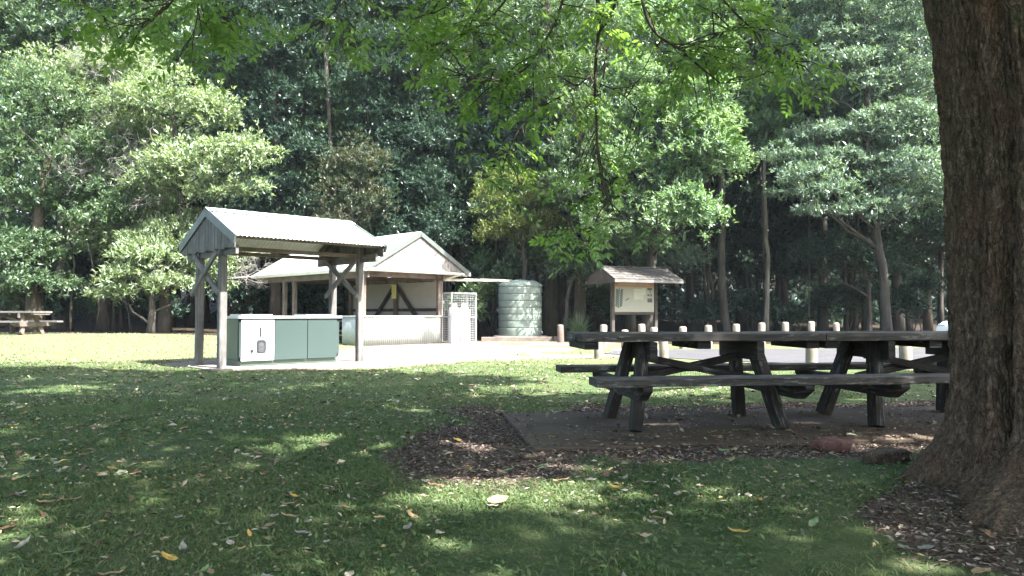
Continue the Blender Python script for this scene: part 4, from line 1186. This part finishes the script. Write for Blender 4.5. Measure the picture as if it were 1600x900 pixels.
dead('dead_tree', 'pinkish bare twiggy tree among the crowns above the far picnic table', 27.2, (110, 300), [(60, 215), (95, 225), (140, 235), (80, 260), (150, 275)], 4)
dead('dead_tree', 'pale bare twigs reaching right across the low feathery tree', 26.6, (205, 330), [(250, 250), (225, 235), (265, 285), (190, 250)], 5)
# ---- strappy plant
def strappy():
    p = P(905, 520, 26.3); rng = np.random.default_rng(3)
    r = empty('strappy_plant', (p.x, 26.3, 0), 0, 'tufted strappy leaved plant between the tank and the information board', 'plant')
    n = 260; th = rng.uniform(0, 2*math.pi, n); L = rng.uniform(.7, 1.25, n); out = rng.uniform(.15, .75, n)
    V = []; w = .018
    for i in range(n):
        a = np.array([math.cos(th[i]), math.sin(th[i]), 0]); s = np.array([-a[1], a[0], 0])
        pts = [a*.08*rng.random()*3]
        for k in range(1, 5):
            t = k/4; pts.append(pts[0] + a*L[i]*out[i]*t*t*1.1 + np.array([0, 0, L[i]*(t*(1.05-out[i]*.3) - .55*out[i]*t**3)]))
        for k in range(4):
            wa, wb = w*(1-.2*k), w*(1-.2*(k+1)) if k < 3 else .002
            V += [pts[k]-s*wa, pts[k]+s*wa, pts[k+1]+s*wb, pts[k+1]-s*wb]
    mesh_np('leaves', np.array(V), np.arange(len(V)).reshape(-1, 4), M['strappy'], r)
strappy()

# ---------------------------------------------------------------- the big foreground tree
BX, BY = 2.86, 3.86
def big_tree():
    r = empty('big_tree', (BX, BY, 0), 0, 'massive old tree with furrowed bark and flared roots at the right, its branches hanging overhead', 'tree')
    nt, nz = 420, 420
    th = np.linspace(0, 2*math.pi, nt, endpoint=False); z = np.concatenate([np.linspace(-.25, 1.2, 190), np.linspace(1.208, 4.6, nz-190)])
    T, Z = np.meshgrid(th, z)
    rad = .45 + .13*np.exp(-np.clip(Z, 0, 9)/.28)
    rad += .05*sm(2.2, 3.4, Z)
    # buttress roots (angle, length, angular width, decay height)
    for (a, ln, wd, hh) in ((math.radians(176), .14, .35, .22), (math.radians(240), .16, .30, .34), (math.radians(300), .6, .4, .3), (math.radians(20), .6, .4, .35), (math.radians(90), .6, .4, .3), (math.radians(140), .12, .35, .28)):
        da = np.angle(np.exp(1j*(T-a)))
        rad += ln*np.exp(-(da/wd)**2)*np.exp(-np.clip(Z, -.2, 9)/hh)
    for (a, ln, wd, hh) in ((math.radians(222), .50, .36, .19), (math.radians(252), .60, .32, .16), (math.radians(165), .10, .20, .22)):
        da = np.angle(np.exp(1j*(T-a + .25*(fbm(Z*6, T*2, 19, 2)-.5))))
        rad += ln*np.exp(-(da/wd)**4)*np.exp(-(np.clip(Z, -.2, 9)/hh)**2)*(1 + .25*(fbm(T*5, Z*6, 29, 2)-.5))
    # flutes running up the trunk
    for (a, dp, wd, tw) in ((math.radians(206), .13, .085, .06), (math.radians(239), .10, .08, -.05), (math.radians(262), .10, .10, .06), (math.radians(184), .05, .10, .05), (math.radians(305), .08, .1, .0)):
        da = np.angle(np.exp(1j*(T - a - tw*Z + .05*np.sin(Z*2.3))))
        rad -= dp*np.exp(-(da/wd)**2)*np.exp(-np.clip(Z-.1, 0, 9)/2.6)
    rad += .05*(fbm(T*1.6 + 5, Z*.55, 41, 3) - .5)*2*.8
    # bark: vertical plates and fissures
    wv = .25*np.sin(Z*3.1) + .6*(fbm(T*6, Z*1.4, 8, 2) - .5)
    fis = np.abs(fbm(T*15 + wv*3.0, Z*2.6, 51, 3) - .5)*2
    rad += .030*np.clip(fis*2.2, 0, 1) - .02
    cell = np.abs(fbm(T*11 + 1.5*fbm(T*5, Z*4, 91, 2), Z*7, 81, 2) - .5)*2
    rad += .011*np.clip(cell*3, 0, 1)*sm(.25, .6, fbm(T*1.3, Z*.9, 83, 2))
    rad += .010*(fbm(T*38, Z*18, 61, 3) - .5)*2
    rad += .005*(fbm(T*14, Z*24, 71, 2) - .5)*2
    cx = -.12*sm(1.9, 3.8, Z) + .02; cy = .05*Z
    # lumps
    X = cx + rad*np.cos(T); Y = cy + rad*np.sin(T)
    v = np.stack([X, Y, Z], -1).reshape(-1, 3)
    n2 = len(z); i = np.arange(n2*nt).reshape(n2, nt); j = np.roll(i, -1, 1)
    f = np.stack([i[:-1], j[:-1], j[1:], i[1:]], -1).reshape(-1, 4)
    t = NT('furrowed_bark'); p = t.obj()
    s = t.mapv(p, (36, 36, 15)); g = t.noise(s, 1.0, 6, .7); g2 = t.noise(p, 3.0, 4, .6)
    c = t.ramp(g, [(.30, (.034, .024, .016)), (.5, (.120, .081, .055)), (.70, (.255, .182, .126))])
    c = t.mix(t.ramp(g2, [(.45, 0), (.68, .8)]), c, (.13, .075, .05))
    c = t.mix(t.ramp(t.noise(p, 5.5, 5, .7), [(.56, 0), (.68, .6)]), c, (.070, .072, .036))
    c = t.mix(t.ramp(t.noise(p, 9, 6, .75), [(.66, 0), (.72, .55)]), c, (.21, .22, .19))
    t.col(c); t.rough(.9, .25); t.bump(t.math('ADD', g, t.noise(p, 60, 4, .7)), .8, .02)
    vo = t.n("ShaderNodeTexVoronoi", feature='DISTANCE_TO_EDGE'); vo.inputs["Scale"].default_value = 1.0
    wq = t.n("ShaderNodeVectorMath", operation='ADD'); nz = t.n("ShaderNodeTexNoise"); nz.inputs["Scale"].default_value = 9; nz.inputs["Detail"].default_value = 4
    t.l(p, nz.inputs["Vector"]); sc_ = t.n("ShaderNodeVectorMath", operation='SCALE'); sc_.inputs["Scale"].default_value = 3.2; t.l(nz.outputs["Color"], sc_.inputs[0])
    t.l(t.mapv(p, (40, 40, 9)), wq.inputs[0]); t.l(sc_.outputs[0], wq.inputs[1]); t.l(wq.outputs[0], vo.inputs["Vector"])
    crack = t.ramp(vo.outputs["Distance"], [(.0, .42), (.12, .85), (.26, 1.0)])
    c = t.mix(t.ramp(t.noise(p, 2.6, 3), [(.36, .15), (.62, .85)]), c, crack, 'MULTIPLY')
    fl = t.ramp(t.noise(p, 85, 4, .75), [(.35, .6), (.65, 1.35)])
    c = t.mix(.8, c, fl, 'MULTIPLY')
    t.col(c); t.bump(t.math('ADD', t.math('MULTIPLY', crack, 1.2), t.math('ADD', g, t.noise(p, 60, 4, .7))), .9, .025)
    M['bigbark'] = t.m
    mesh_np('trunk', v, f, t.m, r, smooth=True)
    rnd = random.Random(2); rng = np.random.default_rng(77)
    base = Vector((BX, BY, 0))
    # great limbs
    tips = [(-5, 4, 8.2), (-1, 7.5, 8.6), (4.5, 8, 9), (9, 6, 9), (9, 0, 9.5), (4, -2, 9), (-2, 0, 8.4), (.5, 3.5, 10)]
    for (x, y, zz) in tips:
        e = Vector((x, y, zz)) - base; s0 = Vector((-.18, .15, 3.9))
        q = [s0, s0.lerp(e, .25) + Vector((0, 0, 1.4)), s0.lerp(e, .6) + Vector((0, 0, 1.0)), e]
        MB().tube(q, [.30, .19, .12, .05], 10, wob=.1).build('limb', M['bigbark'], r)
    mb = MB(); mb.tube([(-.20, .10, 3.0), (-.75, .25, 3.75), (-1.5, .4, 4.5), (-2.6, .5, 5.6), (-4, .4, 7)], [.30, .20, .15, .11, .06], 12, wob=.08); mb.build('limb', M['bigbark'], r)
    # high crown out of view: leaf masses added and cut to shade the lawn
    nC = 15000
    Xc = rng.uniform(-13, 15, nC*3); Yc = rng.uniform(-9, 12.5, nC*3); Zc = rng.uniform(6.8, 11.5, nC*3)
    gx = Xc - .625*Zc; gy = Yc + .468*Zc                # where its shade lands
    edge = 13.6 - 1.2*sm(-8.5, -6.5, gx) - 1.2*sm(-2.5, -.5, gx) - 1.9*sm(-.5, 1.0, gx) + 3.2*sm(3.0, 5.0, gx)
    edge = edge + 1.6*(fbm(gx*.55, gy*.55 + 3, 13, 3) - .5)
    lump = fbm(gx*.75 + 11, gy*.55, 91, 3)
    keep = (gy < edge) & (lump > .36 + .05*sm(6, 10, gy)*sm(-2.5, 0, gx) + .13*sm(9.5, 11, gy)*sm(2.5, 4, gx)) & (Zc > 6.6) & (CAMH + .47*np.maximum(Yc, 0) < Zc - .35)
    keep &= (np.hypot((Xc - 2)/15, (Yc - 2)/11.5) < 1)
    c = np.stack([Xc, Yc, Zc], 1)[keep] - np.array(base)
    c = c[:nC]
    ax = unit(rng.normal(size=c.shape)*.6 + np.array([0, 0, -.1]))
    quads_obj('crown', [sprigs(rng, c, ax, 7, .30, .13, 1.2)], M['leaf_near'], r)
    # hanging branches seen against the forest
    def compound(p, dirv, L, nl, rng):
        """one pinnate leaf: leaflets in pairs along a drooping stalk"""
        d = np.array(dirv, float); d /= np.linalg.norm(d)
        side = np.cross(d, [0, 0, 1.0]); side /= max(np.linalg.norm(side), 1e-3)
        side = side*math.cos(rng.uniform(-.9, .9)) + np.cross(side, d)*math.sin(rng.uniform(-.9, .9))
        o = []; dd = []; nn = []
        for k in range(nl):
            t = (k+1)/nl
            q = np.array(p) + d*L*t + np.array([0, 0, -.22*L*t*t])
            for sg in (-1, 1):
                o.append(q); dd.append(d*.55 + side*sg*.9 + np.array([0, 0, -.25]) + rng.normal(size=3)*.15); nn.append(np.cross(side, d) + rng.normal(size=3)*.25)
        o.append(q); dd.append(d + np.array([0, 0, -.3])); nn.append(np.cross(side, d))
        o = np.array(o); dd = np.array(dd); nn = np.array(nn)
        nn[nn[:, 2] < 0] *= -1
        return leaf_quads(o, dd, nn, rng.uniform(.06, .10, len(o)), rng.uniform(.024, .036, len(o)), .1)
    def branch(path, d, w0, w1, twigs, tl, leaves, dens=1.0, dz=0):
        pts = [P(px, py, d + (0 if len(pp) < 1 else pp[0])) - base for (px, py, *pp) in path]
        # smooth
        Q = []
        for i in range(len(pts)-1):
            for k in range(4):
                t = k/4; a = pts[max(i-1, 0)]; b = pts[i]; c_ = pts[i+1]; e = pts[min(i+2, len(pts)-1)]
                Q.append(.5*((2*b) + (c_-a)*t + (2*a-5*b+4*c_-e)*t*t + (-a+3*b-3*c_+e)*t**3))
        Q.append(pts[-1]); m = len(Q)
        mb = MB(); mb.tube(Q, [.62*w0 + (.8*w1-.62*w0)*i/(m-1) for i in range(m)], 7, wob=.2)
        vl = []
        for k in range(twigs):
            u = rnd.uniform(.05, 1); i = min(int(u*(m-1)), m-2); s = Q[i].lerp(Q[i+1], u*(m-1)-i)
            al = (Q[i+1]-Q[i]).normalized()
            dv = (al*rnd.uniform(.1, .9) + Vector((rnd.gauss(0, .7), rnd.gauss(0, .7), rnd.gauss(-.12, .35)))).normalized()
            L = tl*rnd.uniform(.5, 1.2)
            tw = [s, s + dv*L*.4 + Vector((0, 0, .02)), s + dv*L*.75 + Vector((0, 0, -.01)), s + dv*L + Vector((0, 0, -.08*L))]
            mb.tube(tw, [.007, .005, .004, .002], 5, cap=False)
            for q in range(int(leaves*dens*.75 + .5)):
                uu = rnd.uniform(.3, 1); j = min(int(uu*3), 2); pp = tw[j].lerp(tw[j+1], uu*3-j)
                ld = (dv*.5 + Vector((rnd.gauss(0, .75), rnd.gauss(0, .75), rnd.gauss(-.15, .3))))
                vl.append(compound(pp, ld, rnd.uniform(.18, .30), rnd.choice((4, 5, 6)), rng))
        b = mb.build('branch', M['branch'], r)
        if vl: quads_obj('foliage', vl, M['leaf_near'], b)
    D = 6.3
    branch([(925, -60), (936, 30), (930, 110), (932, 190), (935, 250), (950, 310), (985, 345)], D, .030, .006, 8, .40, 3)
    branch([(985, 345), (1005, 352), (1030, 349), (1040, 342)], D, .006, .004, 1, .2, 1)
    branch([(935, 230), (945, 290), (962, 335), (975, 355)], D, .010, .005, 3, .25, 2)
    branch([(965, -60), (960, 10), (935, 50)], D, .03, .02, 10, .5, 4)
    branch([(995, -50), (1008, 20), (1028, 55), (1060, 76), (1095, 105), (1125, 130)], 5.8, .024, .008, 15, .55, 4)
    branch([(1060, 76), (1100, 66), (1130, 50), (1160, 40)], 5.8, .014, .005, 11, .42, 4)
    branch([(1125, 130), (1160, 127), (1196, 115)], 5.8, .007, .004, 2, .25, 2)
    branch([(1080, -60), (1130, 0), (1180, 50), (1225, 85), (1245, 100)], 6.0, .018, .006, 15, .4, 4)
    branch([(890, -50), (872, 25), (850, 66), (820, 108), (785, 126), (738, 121), (690, 105)], 6.0, .020, .006, 20, .5, 4)
    branch([(930, 112), (905, 132), (880, 148), (838, 174), (808, 208), (796, 236), (795, 285)], 6.4, .013, .005, 17, .42, 4)
    branch([(795, 236), (770, 250), (760, 280)], 6.4, .006, .004, 4, .3, 3)
    branch([(820, -60), (790, 0), (750, 40), (700, 62), (660, 80)], 6.2, .018, .006, 24, .5, 4)
    branch([(760, -60), (720, -10), (680, 20), (640, 30)], 6.6, .014, .005, 16, .5, 4)
    branch([(935, 130), (975, 150), (1000, 185), (990, 240)], 6.6, .010, .004, 8, .4, 3)
    branch([(935, 200), (910, 260), (890, 330), (880, 400)], 7.2, .010, .004, 10, .4, 4)
    branch([(600, -60), (560, -20), (530, 10), (500, 40)], 6.4, .012, .005, 11, .4, 4)
    branch([(285, -40), (270, 0), (249, 21), (213, 39), (178, 36), (153, 25)], 5.6, .014, .004, 12, .35, 4)
    branch([(312, -50), (308, 28), (298, 60), (287, 80)], 5.6, .008, .004, 5, .35, 3)
    branch([(330, -60), (335, -10), (345, 30), (355, 62)], 5.8, .009, .004, 9, .35, 4)
    branch([(120, -50), (150, -20), (200, -5), (240, 2)], 5.8, .012, .004, 9, .35, 4)
    return r
big_tree()

# root humps and the red rock
def lump(name, px, py, d, sx, sy, sz, mat, label, cat, seed, rz=0):
    g = P(px, py, d)
    n, m = (15, 9) if name == 'rock' else (28, 16)
    A = np.linspace(0, 2*math.pi, n, endpoint=False); B = np.linspace(-math.pi/2, math.pi/2, m)
    a, b = np.meshgrid(A, B); x = np.cos(b)*np.cos(a); y = np.cos(b)*np.sin(a); z = np.sin(b)
    q = 1 + .75*(fbm(x*1.8 + seed*3, y*1.8 + z*1.4, seed, 3) - .5) + .12*(fbm(x*7 + z*5, y*7, seed+3, 2)-.5)
    se = lambda v_: np.sign(v_)*np.abs(v_)**.9
    v = np.stack([se(x)*sx*q, se(y)*sy*q, se(z)*sz*q], -1).reshape(-1, 3)
    i = np.arange(n*m).reshape(m, n); j = np.roll(i, -1, 1)
    f = np.stack([i[:-1], j[:-1], j[1:], i[1:]], -1).reshape(-1, 4)
    o = mesh_np(name, v, f, M[mat], smooth=(name != 'rock'))
    o.location = (g.x, d, float(gz(g.x, d)) + sz*(.75 if name == 'rock' else .4)); o.rotation_euler.z = rz
    tag(o, label, cat)
lump('rock', 1300, 705, 5.0, .125, .08, .055, 'rock', 'red brown rock lying on the mulch in front of the right table', 'rock', 5, -.1)
lump('root', 1388, 722, 4.6, .17, .10, .06, 'bigbark', 'rounded brown surface root poking up left of the big trunk', 'root', 8, .4)

# ---------------------------------------------------------------- grass, mulch, litter
def slab_in(x, y):
    X = (x-.154)*c7 + (y-5.04)*s7; Y = -(x-.154)*s7 + (y-5.04)*c7
    return (X > -.02) & (X < 6.4) & (Y > -.02) & (Y < 1.8)
def grass():
    rng = np.random.default_rng(12)
    V = []
    def patch(n, y0, y1, hl, hw, lean):
        y = np.sqrt(rng.uniform(y0*y0, y1*y1, n)); x = y*rng.uniform(-.76, .76, n)
        m = bed_mask(x, y); dm = dirt_mask(x, y); fm = forest_mask(x, y)
        pr = (1 - .95*sm(.3, .85, m + .5*(vnoise(x*9, y*9, 4)-.5)))*(1 - .96*sm(.3, .7, dm))*(1 - fm)
        pr = pr*(.16 + .84*sm(.34, .56, fbm(x*1.3, y*1.3, 55, 3)))*(.5 + .5*sm(.25, .5, fbm(x*5, y*5, 56, 2)))
        k = (rng.random(n) < pr) & ~slab_in(x, y) & ~((x > 2.6) & (y > 12))
        x, y = x[k], y[k]; n = len(x)
        z = gz(x, y)
        th = rng.uniform(0, 2*math.pi, n); s = np.stack([np.cos(th), np.sin(th), 0*th], 1)
        la = rng.uniform(0, 2*math.pi, n); ln = rng.uniform(.2, 1, n)*lean
        H = hl*rng.uniform(.45, 1.25, n)*(.7 + .7*vnoise(x*3, y*3, 66)); w = hw*rng.uniform(.7, 1.3, n)
        b = np.stack([x, y, z - .004], 1)
        lv = np.stack([np.cos(la)*ln, np.sin(la)*ln, np.ones(n)*(1-.35*ln)], 1)
        mid = b + lv*(H*.55)[:, None]
        tip = b + np.stack([np.cos(la)*ln*1.5, np.sin(la)*ln*1.5, .95-.55*ln], 1)*H[:, None]
        W_ = w[:, None]
        q = np.stack([b, mid + s*W_*.5, tip, mid - s*W_*.5], 1)
        V.append(q.reshape(-1, 3))
    patch(150000, 2.4, 4.6, .034, .0048, 1.1)
    patch(120000, 4.6, 8, .038, .0066, 1.0)
    patch(85000, 8, 14.5, .042, .010, .9)
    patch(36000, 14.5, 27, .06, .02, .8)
    # broad little weeds
    n = 16000; y = np.sqrt(rng.uniform(2.4**2, 7**2, n)); x = y*rng.uniform(-.76, .76, n)
    k = (bed_mask(x, y) < .25) & (fbm(x*1.6, y*1.6, 14, 3) > .47) & ~slab_in(x, y); x, y = x[k], y[k]
    c = np.stack([x, y, gz(x, y) + .012], 1); n = len(c)
    d = rng.normal(size=(n, 3)); d[:, 2] = .25; nn = np.tile([0, 0, 1.0], (n, 1)) + rng.normal(size=(n, 3))*.3
    V.append(leaf_quads(c, d, nn, rng.uniform(.018, .045, n), rng.uniform(.012, .022, n)))
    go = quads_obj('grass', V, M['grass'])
    go.data.materials.append(M['grass_sunlit'])
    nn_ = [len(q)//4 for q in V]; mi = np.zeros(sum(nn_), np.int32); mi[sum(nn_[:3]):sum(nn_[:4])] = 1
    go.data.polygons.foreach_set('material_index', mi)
    tag(go, 'short green grass covering the shaded and sunlit lawn', kind='stuff')
grass()

t = NT('bark_chip'); t.col(t.ramp(t.rnd(), [(.1, (.040, .027, .021)), (.5, (.11, .078, .062)), (.85, (.20, .155, .13)), (1.0, (.32, .27, .23))])); t.rough(.9, .2); M['chip'] = t.m
def slab_litter(x, y):
    X = (x-.154)*c7 + (y-5.04)*s7; Y = -(x-.154)*s7 + (y-5.04)*c7
    e = np.minimum(np.minimum(X, Y), 1.78 - Y)
    return (.012 + .20*(1 - sm(-.08, .20, e + .35*(fbm(x*2.2, y*2.2, 44, 3) - .5))))
def mulch():
    rng = np.random.default_rng(33)
    n = 90000; y = np.sqrt(rng.uniform(2.3**2, 8.2**2, n)); x = y*rng.uniform(-.35, .76, n)
    m = bed_mask(x, y); k = (rng.random(n) < sm(.15, .8, m)) & ~(slab_in(x, y) & (rng.random(n) > slab_litter(x, y)))
    x, y = x[k], y[k]; n = len(x)
    z = gz(x, y) + np.where(slab_in(x, y), .032, .006) + rng.uniform(0, .008, n)
    d = rng.normal(size=(n, 3)); d[:, 2] *= .18; nn = np.tile([0, 0, 1.0], (n, 1)) + rng.normal(size=(n, 3))*.35
    V = [leaf_quads(np.stack([x, y, z], 1), d, nn, rng.uniform(.015, .05, n), rng.uniform(.005, .014, n), .15)]
    # pine-like dead twigs
    n2 = 700; y = rng.uniform(2.4, 5, n2); x = rng.uniform(-.5, 3.4, n2); k = bed_mask(x, y) + .25*rng.random(n2) > .3; x, y = x[k], y[k]; n2 = len(x)
    d = rng.normal(size=(n2, 3)); d[:, 2] *= .08
    V.append(leaf_quads(np.stack([x, y, gz(x, y) + .012], 1), d, np.tile([0, 0, 1.0], (n2, 1)), rng.uniform(.08, .22, n2), rng.uniform(.003, .006, n2), .3))
    tag(quads_obj('bark_mulch', V, M['chip']), 'brown bark chips and twigs mulching the bare ground', kind='stuff')
mulch()

def leaf_mesh(L, W, curl, seed):
    n, m = 9, 5; vs = []; rr = random.Random(seed)
    for i in range(n):
        t = i/(n-1); w = W*math.sin(math.pi*min(1, t*.93+.05))**.8
        for j in range(m):
            s = (j/(m-1)-.5)*2
            vs.append(((t-.5)*L, s*w*.5, curl*(t-.5)**2*L*2 + abs(s)*w*.28*curl*1.4 + .003*math.sin(9*t+s*3)))
    f = [(i*m+j, i*m+m+j, i*m+m+j+1, i*m+j+1) for i in range(n-1) for j in range(m-1)]
    return np.array(vs), np.array(f)
def fallen():
    rng = random.Random(8)
    kinds = [('fall_tan', 'dry tan fallen leaf curled on the shaded lawn', 10), ('fall_brown', 'dark brown fallen leaf on the ground', 6), ('fall_grey', 'bleached grey fallen leaf lying pale side up', 9),
             ('fall_yellow', 'bright yellow fallen leaf', 2), ('fall_green', 'fallen leaf still green lying on the grass', 4)]
    protos = {}
    for k, (mat, lab, w) in enumerate(kinds):
        protos[mat] = []
        for s in range(3):
            v, f = leaf_mesh(rng.uniform(.065, .095), rng.uniform(.022, .04), rng.uniform(.05, .45), s + 10*k)
            o = mesh_np('fallen_leaf', v, f, M[mat], smooth=True); protos[mat].append(o)
            o["used"] = 0
    wts = [w for _, _, w in kinds]
    cnt = 0; spots = []
    while cnt < 285:
        y = 2.55 + 4.6*rng.random()**1.15; x = y*rng.uniform(-.72, .72)
        if rng.random() > .12 + 1.0*float(sm(.40, .66, fbm(np.array(x*1.1), np.array(y*1.1), 170, 3))): continue
        on = bool(slab_in(np.array(x), np.array(y)))
        if math.hypot(x - BX, y - BY) < .95: continue
        spots.append((x, y, .031 if on else .018)); cnt += 1
    first = {}
    for (x, y, dz) in spots:
        mat, lab, _ = rng.choices(kinds, wts)[0]
        s = rng.randrange(3); pr = protos[mat][s]
        if not first.get((mat, s)): o = pr; first[(mat, s)] = True
        else:
            o = pr.copy(); COL.objects.link(o)
        o.location = (x, y, float(gz(x, y)) + dz + .004)
        o.rotation_euler = (rng.gauss(0, .16), rng.gauss(0, .16), rng.uniform(0, 6.28))
        sc = rng.uniform(.5, 1.1); o.scale = (sc, sc, sc)
        tag(o, lab, 'leaf', 'leaves fallen on the lawn')
    for mat in protos:
        for o in protos[mat]:
            if "used" in o: del o["used"]
    p = P(778, 788, 3.58)
    v, f = leaf_mesh(.105, .072, .25, 99)
    o = mesh_np('fallen_leaf', v, f, M['fall_tan'], smooth=True); o.location = (p.x, p.y, float(gz(p.x, p.y)) + .035); o.rotation_euler = (.30, -.12, .25)
    tag(o, 'largest fallen leaf, broad and orange tan, lying flat in the lower middle of the lawn', 'leaf')
    # the rest, too many to count
    r2 = np.random.default_rng(9); n = 3600
    y = np.sqrt(r2.uniform(4.2**2, 15**2, n)); x = y*r2.uniform(-.74, .74, n)
    k = (fbm(x*.7, y*.7, 70, 2) > .35) & ~((x > 3) & (y > 12)) & (dirt_mask(x, y) < .6); x, y = x[k], y[k]; n = len(x)
    z = gz(x, y) + np.where(slab_in(x, y), .032, .02)
    d = r2.normal(size=(n, 3)); d[:, 2] *= .2; nn = np.tile([0, 0, 1.0], (n, 1)) + r2.normal(size=(n, 3))*.3
    V = [leaf_quads(np.stack([x, y, z], 1), d, nn, r2.uniform(.04, .10, n), r2.uniform(.018, .042, n), .2)]
    n = 9000; y = np.sqrt(r2.uniform(2.4**2, 9**2, n)); x = y*r2.uniform(-.74, .74, n)
    k = (fbm(x*1.1, y*1.1, 170, 3) > .42); x, y = x[k], y[k]; n = len(x)
    d = r2.normal(size=(n, 3)); d[:, 2] *= .25; nn = np.tile([0, 0, 1.0], (n, 1)) + r2.normal(size=(n, 3))*.4
    V.append(leaf_quads(np.stack([x, y, gz(x, y) + np.where(slab_in(x, y), .032, .022)], 1), d, nn, r2.uniform(.012, .045, n), r2.uniform(.006, .02, n), .2))
    t = NT('leaf_litter_mix'); t.col(t.ramp(t.rnd(), [(.1, (.05, .03, .02)), (.4, (.14, .095, .06)), (.6, (.30, .25, .18)), (.85, (.36, .33, .27)), (1.0, (.34, .24, .06))])); t.rough(.65, .3)
    tag(quads_obj('leaf_litter', V, t.m), 'scattered dry leaves thinly covering the lawn further back', kind='stuff')
fallen()

# thin sunlit air between the camera and the far trees
def haze():
    mb = MB(); a, b = (-215, -115, -1.6), (215, 295, 48)
    v = [(x, y, z) for x in (a[0], b[0]) for y in (a[1], b[1]) for z in (a[2], b[2])]
    mb._add([Vector(p) for p in v], [(0, 1, 3, 2), (4, 6, 7, 5), (0, 4, 5, 1), (2, 3, 7, 6), (0, 2, 6, 4), (1, 5, 7, 3)], [((0, 0),)*4]*6)
    t = NT('thin_haze'); t.t.nodes.remove(t.b)
    pv = t.n("ShaderNodeVolumePrincipled"); pv.inputs["Color"].default_value = (.78, .90, 1.0, 1); pv.inputs["Density"].default_value = .00032
    pv.inputs["Anisotropy"].default_value = .2
    t.l(pv.outputs[0], t.out.inputs["Volume"])
    tag(mb.build('haze', t.m), kind='stuff')
haze()
